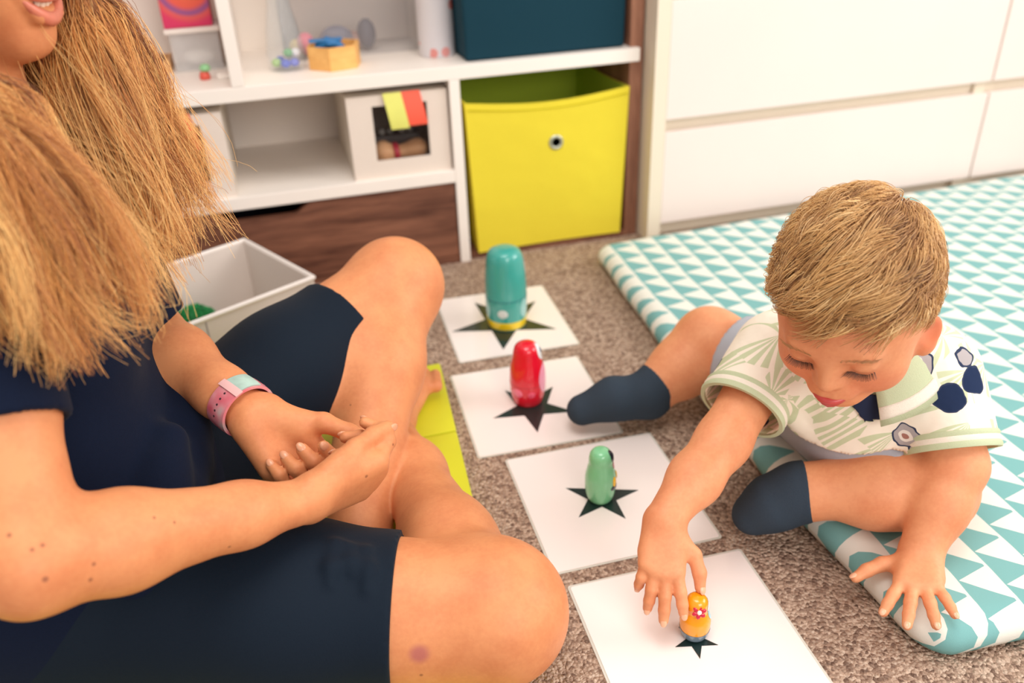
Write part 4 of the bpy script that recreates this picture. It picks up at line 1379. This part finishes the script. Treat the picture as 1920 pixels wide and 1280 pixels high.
def curtain(guides, count, n=22, thick=.02, frizz=.006, endvar=.16, seed=1):
    """strands between neighbouring guide lines (each a list of points); thick = depth of the mass"""
    r = np.random.default_rng(seed)
    Gd = np.array([spline(g, n) for g in guides])            # (G,n,3)
    w = r.random(count) * (len(Gd) - 1); i = np.minimum(w.astype(int), len(Gd) - 2); f = (w - i)[:, None, None]
    base = Gd[i] * (1 - f) + Gd[i + 1] * f
    # clumps: strands share a slow wave
    cl = (w * 14).astype(int); ph = r.random((int(cl.max()) + 1, 6)) * 2 * PI; amp = r.random((int(cl.max()) + 1, 1)) * .8 + .4
    s = np.linspace(0, 1, n)[None, :]
    grow = (0.15 + 1.1 * s)
    wob = np.stack([np.sin(s * (5 + 3 * np.sin(ph[cl][:, 3:4])) + ph[cl][:, q:q + 1]) for q in range(3)], -1) * (frizz * 1.5 * amp[cl])[:, :, None] * grow[:, :, None]
    ph2 = r.random((count, 6)) * 2 * PI
    wob2 = np.stack([np.sin(s * (9 + 7 * r.random((count, 1))) + ph2[:, q:q + 1]) for q in range(3)], -1) * (frizz * .55 * r.random((count, 1)))[:, :, None] * grow[:, :, None]
    cw = np.clip((cl + .2 + .6 * r.random(int(cl.max()) + 1)[cl]) / 14, 0, len(Gd) - 1.001)
    ci = np.minimum(cw.astype(int), len(Gd) - 2); cf = (cw - ci)[:, None, None]
    pull = (.72 * s ** 1.3)[:, :, None] * (.6 + .4 * r.random((count, 1, 1)))
    base = base * (1 - pull) + (Gd[ci] * (1 - cf) + Gd[ci + 1] * cf) * pull
    coff = (r.random(int(cl.max()) + 1) - .5)[cl][:, None]
    off = ((r.random((count, 1)) - .5) * .6 + coff * .7) * thick
    vd = -(base - CPOS); vd /= np.linalg.norm(vd, axis=2, keepdims=True)
    jit = r.normal(size=(count, 1, 3)) * .004
    pts = base + wob + wob2 + vd * off[:, :, None] * np.sin(np.clip(.25 + s, 0, 1) * PI * .62)[:, :, None] + jit
    # uneven lengths
    keep = 1 - endvar * r.random(count) ** 1.5
    out = np.empty_like(pts)
    for q in range(3):
        for k in range(count):
            out[k, :, q] = np.interp(s[0] * keep[k], s[0], pts[k, :, q])
    return out, cl


far = [
    [H_(.01, .05, .10), P(150, -40, .83), P(235, 60, .85), P(330, 210, .87), P(395, 330, .88)],
    [H_(.03, .06, .10), P(138, -40, .80), P(200, 70, .82), P(300, 240, .84), P(385, 400, .85)],
    [H_(.045, .05, .095), P(128, -40, .79), P(175, 90, .80), P(270, 280, .82), P(350, 470, .83)],
    [H_(.055, .05, .09), P(122, -30, .785), P(150, 110, .79), P(225, 300, .81), P(300, 500, .82)],
    [H_(.06, .04, .09), P(116, -20, .80), P(128, 120, .80), P(180, 320, .81), P(245, 500, .82)],
    [H_(.065, .03, .08), P(110, 0, .82), P(108, 140, .82), P(120, 300, .82), P(160, 480, .82)],
    [H_(.07, .0, .08), P(96, 20, .86), P(70, 160, .85), P(60, 300, .84), P(70, 470, .82)],
    [H_(.06, -.05, .06), P(60, 60, .88), P(20, 180, .87), P(0, 300, .85), P(-10, 470, .82)],
]
inner = [
    [H_(-.085, .02, .02), P(-80, 110, .66), P(72, 185, .68), P(130, 280, .69), P(200, 430, .70)],
    [H_(-.085, .02, .02), P(-80, 110, .65), P(66, 190, .685), P(110, 290, .69), P(160, 460, .70)],
    [H_(-.086, .01, .02), P(-90, 120, .65), P(30, 195, .67), P(70, 290, .675), P(110, 470, .68)],
    [H_(-.088, .0, .02), P(-100, 120, .65), P(0, 200, .66), P(25, 290, .665), P(60, 470, .67)],
    [H_(-.09, -.01, .02), P(-110, 120, .65), P(-40, 200, .655), P(-15, 290, .66), P(10, 470, .665)],
]
near = [
    [H_(-.03, .04, .10), H_(-.088, .01, .05), P(-70, 160, .66), P(75, 275, .66), P(190, 405, .67), P(262, 545, .68)],
    [H_(-.04, .03, .10), H_(-.09, .0, .04), P(-80, 180, .64), P(35, 305, .645), P(138, 455, .655), P(205, 600, .66)],
    [H_(-.045, .02, .10), H_(-.092, -.01, .03), P(-80, 200, .625), P(10, 335, .63), P(90, 490, .64), P(145, 645, .65)],
    [H_(-.05, .01, .10), H_(-.093, -.02, .03), P(-110, 220, .61), P(-40, 360, .615), P(50, 520, .625), P(120, 665, .635)],
    [H_(-.05, .0, .10), H_(-.094, -.03, .02), P(-140, 240, .60), P(-90, 380, .60), P(-20, 520, .61), P(30, 650, .62)],
    [H_(-.05, -.02, .10), H_(-.094, -.05, .02), P(-180, 260, .60), P(-160, 380, .60), P(-110, 520, .61), P(-60, 640, .62)],
    [H_(-.04, -.06, .09), H_(-.08, -.08, .02), P(-240, 260, .62), P(-240, 400, .62), P(-200, 520, .63), P(-170, 620, .64)],
]
backm = [[H_(l_, -.03, .105), H_(l_ * 1.6, -.115, .03), H_(l_ * 1.9, -.14, -.10), H_(l_ * 2.1, -.15, -.22)] for l_ in np.linspace(-.048, .048, 6)]
capm = [[H_(0, .07, .085), H_(l_ * .8, .0, .118), H_(l_ * 1.15, -.075, .075), H_(l_ * 1.25, -.11, .0)] for l_ in np.linspace(-.075, .075, 7)]
hw = hair_mat('long_hair', [(0.0, (104, 54, 22)), (0.30, (166, 94, 38)), (0.62, (220, 146, 70)), (1.0, (250, 200, 124))])
SETS = [(far, 5600, .055, .013, .30, 3), (near, 6200, .060, .013, .26, 5), (inner[1:], 2200, .03, .006, .2, 14), (backm, 1500, .03, .006, .1, 8), (capm, 1500, .012, .003, .05, 9)]
ps, tn_, rd_ = [], [], []
for g_, cnt, thk, fz_, ev, sd_ in SETS:
    q, cl = curtain(g_, cnt, 22, thk, fz_, ev, sd_)
    r = np.random.default_rng(sd_ + 50)
    ct = r.random(cl.max() + 1)
    ps.append(q); tn_.append(np.clip(ct[cl] * .55 + r.random(cnt) * .45, 0, 1))
    rd_.append(np.linspace(1, .35, 22)[None, :] * (.00036 + .00022 * r.random((cnt, 1))))
# stray wisps
q, cl = curtain(far[:4] + near[:3], 260, 22, .10, .022, .1, 21)
ps.append(q); tn_.append(rng.random(260) * .5 + .5); rd_.append(np.full((260, 22), .00018))
pts = np.concatenate(ps); rad_ = np.concatenate(rd_); tone = np.concatenate(tn_)
ho = obj('hair', strands(pts, rad_), hw, wm, shade=180); strand_attr(ho, tone, 66, 22)

# ================================================================== the toddler
SK_B = ((238, 164, 118), (226, 146, 102))
ZM = MT + .0005
bpel = PZ(1600, 765, .118)
bhR = PZ(1530, 735, .112); bhL = PZ(1660, 800, .112)
bkR = PZ(1330, 642, .112); baR = PZ(1212, 735, .060); btR = PZ(1092, 768, .036)
bkL = PZ(1742, 915, .093); baL = PZ(1497, 916, .082); btL = PZ(1410, 965, .040)
bsR = P(1452, 660, 1.035); bsL = P(1755, 695, .995)
bwR = PZ(1246, 972, .122); bwL = PZ(1728, 1030, .066)
beR = bsR * .46 + bwR * .54 + CV(.3, .2, .3) * .012
beL = bsL * .48 + bwL * .52 + CV(.9, .1, -.1) * .028
bg_, bl_ = CV(-.45, .80, -.40), CV(.82, .20, -.53)
bl_ = unit(bl_ - bg_ * (bl_ @ bg_)); bu_ = np.cross(bl_, bg_)
if bu_[2] < 0: bu_ = -bu_
bhc = P(1600, 552, .855)
K = lambda l, g, u: bhc + l * bl_ + g * bg_ + u * bu_
BAX = [bl_, bg_, bu_]
def to_h0(p): return (np.asarray(p) - bhc) @ np.array(BAX).T
bneck = (bsR + bsL) / 2 + A(0, 0, .012)
bch = bneck * .70 + bpel * .30 + A(0, 0, .0)
blat = unit(bsL - bsR)
btorso = [C_(bhR * .6 + bpel * .4, bhL * .6 + bpel * .4, .072, .072, .03), C_(bpel, bch, .074, .066, .04), C_(bch, bneck + A(0, 0, -.02), .064, .050, .04),
          C_(bsR * .85 + bsL * .15, bsL * .85 + bsR * .15, .040, .040, .03), E_(bpel * .65 + bch * .35 + A(-.02, -.03, -.01), (.068, .068, .066), k=.03)]
barms = chain([bsR, beR], [.034, .0295], .015) + chain([beR, beR * .5 + bwR * .5, bwR], [.0300, .0285, .0205], .015)
barms += chain([bsL, beL], [.036, .0330], .015) + chain([beL, beL * .5 + bwL * .5, bwL], [.0335, .0310, .0225], .015)
blegs = chain([bhR, bkR], [.058, .049], .02) + [E_(bkR, (.047, .047, .047), k=.02)] + chain([bkR, bkR * .55 + baR * .45 + A(0, 0, -.006), baR], [.044, .043, .029], .02)
blegs += chain([bhL, bkL], [.058, .050], .02) + [E_(bkL, (.045, .045, .044), k=.02)] + chain([bkL, bkL * .6 + baL * .4 + A(0, 0, -.002), baL], [.044, .044, .030], .02)
bfeetR = chain([baR + A(.008, .004, -.016), baR * .5 + btR * .5 + A(0, 0, .004), btR], [.0285, .0265, .0205], .02)
bfeetL = chain([baL + A(.006, .0, -.012), baL * .45 + btL * .55, btL], [.0300, .0280, .0215], .02)
bhead = [
    E_(K(0, -.006, .012), (.0700, .0860, .0790), BAX, .02), E_(K(0, .028, -.028), (.0590, .0540, .0620), BAX, .03),
    E_(K(.033, .050, -.040), (.0270, .0250, .0260), BAX, .018), E_(K(-.033, .050, -.040), (.0270, .0250, .0260), BAX, .018),
    E_(K(0, .062, -.076), (.019, .017, .014), BAX, .018), C_(K(.040, .010, -.062), K(.008, .060, -.078), .020, .015, .02), C_(K(-.040, .010, -.062), K(-.008, .060, -.078), .020, .015, .02),
    C_(K(-.030, .073, .012), K(.030, .073, .012), .010, .010, .018),
    S_(E_(K(.0285, .088, -.006), (.016, .0105, .009), BAX), .010), S_(E_(K(-.0285, .088, -.006), (.016, .0105, .009), BAX), .010),
    E_(K(.0285, .0690, -.007), (.0140, .0130, .0115), BAX, .003), E_(K(-.0285, .0690, -.007), (.0140, .0130, .0115), BAX, .003),
    C_(K(0, .0800, .000), K(0, .0935, -.0225), .0070, .0090, .012), E_(K(.0092, .0870, -.0262), (.0062, .0072, .0058), BAX, .006), E_(K(-.0092, .0870, -.0262), (.0062, .0072, .0058), BAX, .006),
    E_(K(0, .0830, -.0490), (.023, .013, .015), BAX, .012),
    G_([C_(K(-.017, .0790, -.0505), K(-.005, .0915, -.0475), .0030, .0046, .003), C_(K(-.005, .0915, -.0475), K(.005, .0915, -.0475), .0046, .0046, .003), C_(K(.005, .0915, -.0475), K(.017, .0790, -.0505), .0046, .0030, .003)], .004),
    G_([C_(K(-.017, .0790, -.0520), K(-.005, .0880, -.0565), .0030, .0052, .003), C_(K(-.005, .0880, -.0565), K(.005, .0880, -.0565), .0052, .0052, .003), C_(K(.005, .0880, -.0565), K(.017, .0790, -.0520), .0052, .0030, .003)], .003),
    C_(K(0, -.02, -.05), bneck, .040, .043, .025),
]
for s_ in (1, -1):
    e1 = unit(bl_ * s_ * .62 - bg_ * .78); e2 = np.cross(e1, bu_) 
    c_ = K(.067 * s_, .010, -.036)
    bhead += [G_([E_(c_ + e1 * .006, (.0160, .0055, .0270), [e1, e2, bu_], .003), E_(c_ + e1 * .004 - bu_ * .022, (.0105, .0060, .0120), [e1, e2, bu_], .004)], .005),
              S_(E_(c_ + e1 * .007 + unit(bl_ * s_ + bg_ * .6) * .0065 + bu_ * .004, (.0115, .0048, .018), [e1, e2, bu_]), .003)]
# right hand reaching down to the doll, left hand spread flat on the mat
rf = CV(-.12, .95, -.25); rn_ = CV(.12, .12, .98)
bHR, bnR = hand(bwR, rf, rn_, True, .61, 1.20, [(.10, .22, .18), (.12, .18, .16), (.22, .30, .20), (.35, .50, .30)], (.26, .04, -.10, -.20), [(.62, .72, .08), (.90, .38, .15), (.97, .12, .15)])
lf_ = PZ(1722, 1106, .060) - bwL; lf_ = unit(lf_)
bHL, bnL = hand(bwL, lf_, A(.0, -.1, -1), False, .60, 1.18, [(.0, .18, .10), (-.02, .16, .10), (-.02, .18, .12), (-.02, .22, .15)], (.34, .04, -.32, -.66), [(.40, .90, .05), (.62, .76, .12), (.75, .64, .15)])
bbody = btorso + barms + [G_(blegs[:4] + bfeetR, .008), G_(blegs[4:] + bfeetL, .008)] + bhead + bHR + bHL
def on_mat(D, X, Y, Z):
    return np.where(X > .548 + .028 * np.clip(Y - .9, 0, 1), np.maximum(D, MT + .0005 - Z), D)


bv = blob(bbody, .0021, extra=on_mat)
bbase = A(bpel[0], bpel[1], ZM)
brel = lambda p: tuple(np.asarray(p) - bbase)
bmarks = []
for s_ in (1, -1):
    bmarks.append((brel(K(.036 * s_, .072, -.040)), .024, (240, 132, 104), .7, .30))
    bmarks.append((brel(K(.080 * s_, .0, -.034)), .026, (244, 120, 84), .6, .55))
bskin = skin('skin_fair', *SK_B, bmarks)
bm_ = obj('person', bv, bskin, None, bbase, 180)
tag(bm_, 'blond toddler in a pale leaf-print polo shirt sitting on the play mat and reaching down', 'person')
blip = plain('lip_red', (206, 82, 78), 0.35, 0.06, 200)
def lipc(t, u, g): return K(.0190 * t, g + .0045 - .0125 * abs(t) ** 1.8, u)
obj('upper_lip', tube([lipc(t, -.0485 - .0020 * abs(t), .0938) for t in np.linspace(-1, 1, 11)], [.0014, .0022, .003, .0036, .004, .0038, .004, .0036, .003, .0022, .0014], 10), blip, bm_, shade=180)
obj('lower_lip', tube([lipc(t, -.0560 + .0040 * abs(t), .0905) for t in np.linspace(-1, 1, 11)], [.0014, .0024, .0036, .0044, .0050, .0052, .0050, .0044, .0036, .0024, .0014], 10), blip, bm_, shade=180)
obj('fingernails', join(*nail_mesh(bnR + bnL)), plain('nail_pale', (240, 182, 146), 0.25, 0), bm_, shade=180)['kind'] = 'stuff'
# lashes and brows
bq_ = to_h0(bv[0])


def face_g(l, u):
    m = (np.abs(bq_[:, 0] - l) < .0022) & (np.abs(bq_[:, 2] - u) < .0022) & (bq_[:, 1] > 0)
    return float(bq_[m, 1].max()) if m.any() else .07


lm_ = hair_mat('lash_brown', [(0.0, (70, 44, 34)), (1.0, (104, 68, 48))])
bw_m = hair_mat('brow_blond', [(0.0, (196, 138, 88)), (1.0, (222, 168, 112))])
for s_ in (1, -1):
    lash, brow = [], []
    for i in range(34):
        t = -1 + 2 * i / 33
        l0, u0 = s_ * (.0285 + .0120 * t), -.0115 - .0020 * (1 - t * t)
        p0 = K(l0, face_g(l0, u0) + .0002, u0)
        d_ = unit(bg_ * .85 - bu_ * .55 + bl_ * s_ * t * .55)
        L_ = .0070 + .0015 * rng.random()
        lash.append(np.array([p0 + d_ * L_ * q + bu_ * .0020 * q * q for q in np.linspace(0, 1, 5)]))
    for i in range(110):
        t = -1 + 2 * rng.random()
        l0, u0 = s_ * (.028 + .015 * t), .0115 + .0025 * (1 - t * t) + rng.normal() * .0010
        p0 = K(l0, face_g(l0, u0) + .0003, u0)
        d_ = unit(bl_ * s_ * .9 + bu_ * .2 - bg_ * .45)
        brow.append(np.array([p0 + d_ * .006 * q for q in np.linspace(0, 1, 5)]))
    o = obj('lash_row', strands(np.array(lash), np.full((len(lash), 5), .00042) * np.linspace(1, .4, 5)), lm_, bm_); strand_attr(o, rng.random(len(lash)), 15)
    o = obj('eyebrow', strands(np.array(brow), np.full((len(brow), 5), .00016)), bw_m, bm_); strand_attr(o, rng.random(len(brow)), 15)

# ---- clothes
def polo_mat():
    k = NT('leaf_print_jersey'); o = k.obj()
    v = k.n('ShaderNodeTexVoronoi'); k.l(o, v.inputs['Vector']); v.inputs['Scale'].default_value = 18
    dv = k.vmath('SUBTRACT', o, v.outputs['Position'])
    s = k.sep(k.vmath('SCALE', dv)) if False else k.sep(dv)
    ang = k.math('ARCTAN2', k.math('ADD', s[1], k.math('MULTIPLY', s[2], 0.6)), k.math('SUBTRACT', s[0], k.math('MULTIPLY', s[2], 0.6)))
    st = k.math('SINE', k.math('MULTIPLY', ang, 15.0))
    dd = k.vmath('LENGTH', dv)
    lobe = k.math('GREATER_THAN', k.math('SINE', k.math('MULTIPLY', ang, 2.0)), -0.6)
    rim = k.math('LESS_THAN', dd, 0.040)
    fr = k.math('MULTIPLY', k.math('MULTIPLY', k.math('GREATER_THAN', st, -0.25), rim), lobe)
    c = k.mix(k.math('MULTIPLY', fr, 0.85), lin((250, 240, 222)), lin((196, 208, 166)))
    # plain outlined pebbles
    w = k.n('ShaderNodeTexVoronoi'); mp = k.n('ShaderNodeMapping'); k.l(o, mp.inputs[0]); mp.inputs['Location'].default_value = (.31, .17, .43)
    nz = k.n('ShaderNodeTexNoise'); k.l(o, nz.inputs['Vector']); nz.inputs['Scale'].default_value = 40
    warp = k.vmath('ADD', mp.outputs[0], k.vmath('MULTIPLY', nz.outputs['Color'], (.016, .016, .016)))
    k.l(warp, w.inputs['Vector']); w.inputs['Scale'].default_value = 19.5
    d2 = w.outputs['Distance']; rnd = k.sep(w.outputs['Color'])
    on = k.math('GREATER_THAN', rnd[0], 0.32)
    def ring(r): return k.math('MULTIPLY', k.math('LESS_THAN', d2, r), on)
    c = k.mix(ring(.330), c, lin((52, 62, 88)))
    c = k.mix(ring(.295), c, k.mix(k.math('GREATER_THAN', rnd[1], .72), lin((176, 168, 168)), lin((34, 48, 78))))
    c = k.mix(k.math('MULTIPLY', ring(.17), k.math('LESS_THAN', rnd[1], .72)), c, lin((236, 228, 218)))
    c = k.mix(k.math('MULTIPLY', ring(.085), k.math('LESS_THAN', rnd[1], .72)), c, lin((170, 120, 108)))
    k.base(c); k.set(Roughness=0.9); k.b.inputs['Specular IOR Level'].default_value = 0.15
    k.bump(k.noise(o, 22, 3), 0.35, 0.012)
    return k.m


pol = []
po_ = .0095
for p in btorso:
    pol.append((p[0], p[1], p[2], p[3] + po_, p[4] + po_, p[5] + .012, p[6]) if p[0] == 'c' else ('e', p[1], p[2] + po_, p[3], p[4] + .01))
pol = pol[1:]
axr = unit(beR - bsR); cufR = bsR + axr * max(.060, (P(1388, 762, 1.0) - bsR) @ axr)
axl = unit(beL - bsL); cufL = bsL + axl * max(.060, (P(1762, 842, .965) - bsL) @ axl)
pol += [F_(bsR, cufR, .049, .0495, .025), F_(bsL, cufL, .049, .0505, .025)]
pol += [C_(bneck + blat * -.045 + A(0, 0, -.010), bneck + blat * .045 + A(0, 0, -.010), .034, .034, .025)]
# front hem hangs loose
hemf = PZ(1636, 836, .105)
pol += [C_(hemf - blat * .045, hemf + blat * .045, .030, .030, .05)]
pol += [S_(F_(bsR + axr * .02, cufR + axr * .03, .0440, .0460), .002), S_(F_(bsL + axl * .02, cufL + axl * .03, .0440, .0465), .002),
        S_(C_(bneck + (bhc - bneck) * .9, bneck + unit(bhc - bneck) * .020, .046, .042), .004)]
for i_, (a_, b_, r_) in enumerate((((1500, 790, 1.02), (1590, 838, 1.05), .010), ((1560, 770, 1.0), (1640, 830, 1.05), .009), ((1660, 770, .99), (1650, 840, 1.03), .011), ((1450, 740, 1.04), (1520, 800, 1.05), .009), ((1715, 770, .97), (1690, 835, 1.0), .010))):
    pol.append(C_(P(*a_), P(*b_), r_, r_ * .8, .02))
pv = blob(pol, .0027, zmin=.06)
tax = unit(bpel - bneck); pv = blob(pol, .0027, zmin=.06, cut=[(on_surf(1600, 858, pv[0]) + tax * .002, tax)])
pshirt = obj('polo_shirt', pv, polo_mat(), bm_, shade=180)
sage = fabric('sage_rib', (206, 214, 178), (192, 202, 164), 1300, 0.3, 0.9)
cream = fabric('cream_rib', (250, 242, 226), (240, 230, 212), 1300, 0.3, 0.9)


def cuff(c, ax, r, w, m, nm, th=.0016):
    a = unit(np.cross(ax, [.2, .3, .93])); b = np.cross(ax, a)
    V, Fs = [], []
    prof = [(-w / 2, r - .003), (-w / 2, r + th), (0, r + th + .0012), (w / 2, r + th), (w / 2, r - .003)]
    n, m_ = 48, len(prof)
    for i in range(n):
        t = 2 * PI * i / n
        for z, rr in prof:
            V.append(tuple(c + ax * z + (a * math.cos(t) + b * math.sin(t)) * rr))
    for i in range(n):
        for j in range(m_):
            Fs.append([i * m_ + j, i * m_ + (j + 1) % m_, ((i + 1) % n) * m_ + (j + 1) % m_, ((i + 1) % n) * m_ + j])
    return obj(nm, (V, Fs), m, pshirt, shade=60)


for c_, a_ in ((cufR, axr), (cufL, axl)):
    cuff(c_ - a_ * .0135, a_, .0497, .006, sage, 'sleeve_cuff'); cuff(c_ - a_ * .0075, a_, .0499, .006, cream, 'sleeve_cuff'); cuff(c_ - a_ * .0010, a_, .0500, .007, sage, 'sleeve_cuff')

# collar: folded band around the neck, open at the front
nax = unit(unit(bhc - bneck) * .55 + A(0, 0, 1) * .45)
fdir = unit(-bg_ * -1 - nax * ((-bg_ * -1) @ nax)); fdir = unit(bg_ - nax * (bg_ @ nax)); ldir = np.cross(nax, fdir)
ncen = bneck + nax * .030


def collar(w0, w1, up0, off, nm, m, par):
    V, Fs = [], []
    n = 40
    for i in range(n + 1):
        t = i / n; a = math.radians(30) + math.radians(300) * t
        e = math.cos(a)
        dirv = fdir * math.cos(a) + ldir * math.sin(a)
        point = (abs(2 * t - 1) ** 6)
        for s in np.linspace(w0, w1, 5):
            r = .046 + .046 * s + off + .006 * point * s
            z = up0 * (1 - s) - .024 * s * s - .006 * point * s
            V.append(tuple(ncen + dirv * r * (1.0 + .14 * abs(math.sin(a))) + nax * z))
    for i in range(n):
        for j in range(4):
            q = i * 5 + j
            Fs.append([q, q + 5, q + 6, q + 1])
    o = obj(nm, (V, Fs), m, par, shade=180)
    md = o.modifiers.new('th', 'SOLIDIFY'); md.thickness = .0024; md.offset = 1
    return o


co = collar(0, 1, .012, 0, 'collar', sage, pshirt)
cs_ = collar(.72, .90, .012, .0012, 'collar_stripe', cream, co)

# open neck placket under the chin
def surf_patch(corners, n, m, lift):
    c = np.array(corners, float); V, Fs = [], []
    for j in range(m + 1):
        for i in range(n + 1):
            a, b = i / n, j / m
            q = (c[0] * (1 - a) + c[1] * a) * (1 - b) + (c[3] * (1 - a) + c[2] * a) * b
            p = on_surf(q[0], q[1], pv[0]); V.append(p)
    V = np.array(V).reshape(m + 1, n + 1, 3)
    for _ in range(12):
        W_ = V.copy(); W_[1:-1, 1:-1] = (V[1:-1, 1:-1] * 2 + V[:-2, 1:-1] + V[2:, 1:-1] + V[1:-1, :-2] + V[1:-1, 2:]) / 6; V = W_
    vd = CPOS - V; vd /= np.linalg.norm(vd, axis=2, keepdims=True)
    V = (V + vd * lift).reshape(-1, 3)
    for j in range(m):
        for i in range(n):
            q = j * (n + 1) + i
            Fs.append([q, q + n + 1, q + n + 2, q + 1])
    return [tuple(p) for p in V], Fs


for nm_, cs, mt_, lf in (('placket_lining', ((1584, 750), (1684, 740), (1674, 786), (1618, 796)), plain('lining_navy', (24, 36, 66), 0.9, 0.1), .0022),):
    o = obj(nm_, surf_patch(cs, 20, 12, lf), mt_, pshirt, shade=180)
    md = o.modifiers.new('th', 'SOLIDIFY'); md.thickness = .0016; md.offset = 0

# denim shorts
den = fabric('denim_grey', (188, 188, 194), (166, 170, 180), 1400, 0.35, 0.9, 0.3, 20)
axk = unit(bkR - bhR); hR_ = bhR + axk * (float(np.linalg.norm(bkR - bhR)) * .72)
axm = unit(bkL - bhL); hL_ = bhL + axm * (float(np.linalg.norm(bkL - bhL)) * .80)
shs = [E_(bpel * .65 + bch * .35 + A(-.02, -.03, -.01), (.0735, .0735, .0715), k=.03), C_(bhR * .6 + bpel * .4, bhL * .6 + bpel * .4, .078, .078, .03), C_(bpel, bpel * .45 + bch * .55, .078, .073, .03), F_(bhR, hR_, .067, .0620, .02), F_(bhL, hL_, .066, .0600, .02),
       S_(F_(bhR, hR_ + axk * .03, .0600, .0555), .002), S_(F_(bhL, hL_ + axm * .03, .0600, .0540), .002)]
shv = blob(shs, .0027, zmin=ZM - .0002)
sho = obj('denim_shorts', shv, den, bm_, shade=180)

# socks
sock = fabric('sock_grey', (62, 74, 86), (46, 58, 72), 1500, 0.35, 0.95, 0.2, 30)
g_ = .0028
def grow(ps): return [('c', p[1], p[2], p[3] + g_, p[4] + g_, p[5], p[6]) for p in ps]
ax1 = unit(bkR - baR); ax2 = unit(bkL - baL)
s1 = grow(bfeetR) + [F_(baR, baR + ax1 * .022, .0320, .0345, .015)]
s2 = grow(bfeetL) + [F_(baL, baL + ax2 * .006, .0330, .0340, .015)]
obj('sock', blob(s1, .0022, extra=on_mat), sock, bm_, shade=180)
obj('sock', blob(s2, .0022, extra=on_mat), sock, bm_, shade=180)

# hair: short strands combed from the whorl over the skull
HC = K(0, -.006, .012); HR = A(.0720, .0870, .0805)
def to_h(p): return (p - HC) @ np.array(BAX).T
def from_h(q): return HC + q @ np.array(BAX)
whorl = unit(A(.30, -.72, .42))
NS = 9500
q = rng.normal(size=(NS * 3, 3)); q /= np.linalg.norm(q, axis=1, keepdims=True)
ql, qg, qu = q[:, 0], q[:, 1], q[:, 2]
thr = np.interp(qg, [-1, -.4, .0, .25, .55, .8, 1], [-.75, -.70, -.42, -.02, .30, .44, .5])
q = q[qu > thr][:NS]
NS = len(q)
NP = 9
ln = np.interp(q[:, 1], [-1, -.3, .3, 1], [.030, .036, .048, .046]) * (.75 + .5 * rng.random(NS))
side = np.abs(q[:, 0]) > .75
ln = np.where(side & (q[:, 2] < .25), ln * .62, ln)
cells = rng.normal(size=(260, 3)); cells /= np.linalg.norm(cells, axis=1, keepdims=True)
cid = np.argmax(q @ cells.T, 1); cth = rng.random(260)
pos = q.copy(); out = [pos * HR * 1.0]
lift = rng.random(NS)
for j in range(1, NP):
    away = pos - whorl * (pos @ whorl)[:, None]
    away /= np.linalg.norm(away, axis=1, keepdims=True) + 1e-6
    # combed across towards his right and forward
    comb = np.tile(unit(A(-.75, .75, -.15)), (NS, 1)); comb -= pos * (comb * pos).sum(1, keepdims=True)
    wgt = np.clip(pos[:, 1:2] * .9 + pos[:, 2:3] * .5, 0, 1) * .75
    d = away * (1 - wgt) + comb * wgt
    down = np.tile(A(0, 0, -1.0), (NS, 1)); down -= pos * (down * pos).sum(1, keepdims=True)
    d = d + down * np.clip(.35 - pos[:, 2:3], 0, 1) * 1.1
    d /= np.linalg.norm(d, axis=1, keepdims=True) + 1e-6
    tw = .30 * np.sin(q @ A(11, 7, -5) + 1.0) + .22 * np.sin(q @ A(-6, 15, 9) + 2.0) + .20 * np.sin(q @ A(17, -9, 13)) + .05 * np.sin(j * .8 + cid)
    c_, s_ = np.cos(tw)[:, None], np.sin(tw)[:, None]
    d = d * c_ + np.cross(pos, d) * s_
    pos = pos + d * (ln / (NP - 1) / .08)[:, None]
    pos /= np.linalg.norm(pos, axis=1, keepdims=True)
    t = j / (NP - 1)
    top = np.clip(q[:, 2] * .8 + .45, .12, 1)
    hgt = (.0035 + .0110 * top * (.25 + .75 * lift) * math.sin(PI * min(.9, .2 + .62 * t)) + .0035 * top * cth[cid])
    out.append(pos * (HR + hgt[:, None]))
hp_ = from_h(np.stack(out, 1).reshape(-1, 3)).reshape(NS, NP, 3)
hp_ += rng.normal(size=(NS, 1, 3)) * .0009
hb_m = hair_mat('blond_hair', [(0.0, (112, 72, 38)), (0.28, (188, 134, 78)), (0.65, (230, 180, 114)), (1.0, (250, 214, 156))], 0.4)
rr_ = np.linspace(1, .3, NP)[None, :] * (.00034 + .00018 * rng.random((NS, 1)))
tone = np.clip(cth[cid] * .5 + rng.random(NS) * .5, 0, 1)
bhair = obj('hair', strands(hp_, rr_), hb_m, bm_, shade=180); strand_attr(bhair, tone, NP * 3)
# soft under-layer so the scalp does not show
vv, ff = ellipsoid(HC, HR + .0025, BAX, 64, 40)
vv = np.array(vv); hq = to_h(vv) / (HR + .0025)
thr2 = np.interp(hq[:, 1], [-1, -.4, .0, .25, .55, .8, 1], [-.75, -.70, -.42, -.02, .30, .44, .5]) + .03
keepv = hq[:, 2] > thr2
ff = [f_ for f_ in ff if all(keepv[i] for i in f_)]
used = sorted({i for f_ in ff for i in f_}); mp_ = {o_: n_ for n_, o_ in enumerate(used)}
cap = obj('scalp_hair', ([tuple(vv[i]) for i in used], [[mp_[i] for i in f_] for f_ in ff]), plain('scalp_blond', (150, 104, 62), 0.8, 0.15, 60), bhair, shade=180)
md = cap.modifiers.new('th', 'SOLIDIFY'); md.thickness = .003
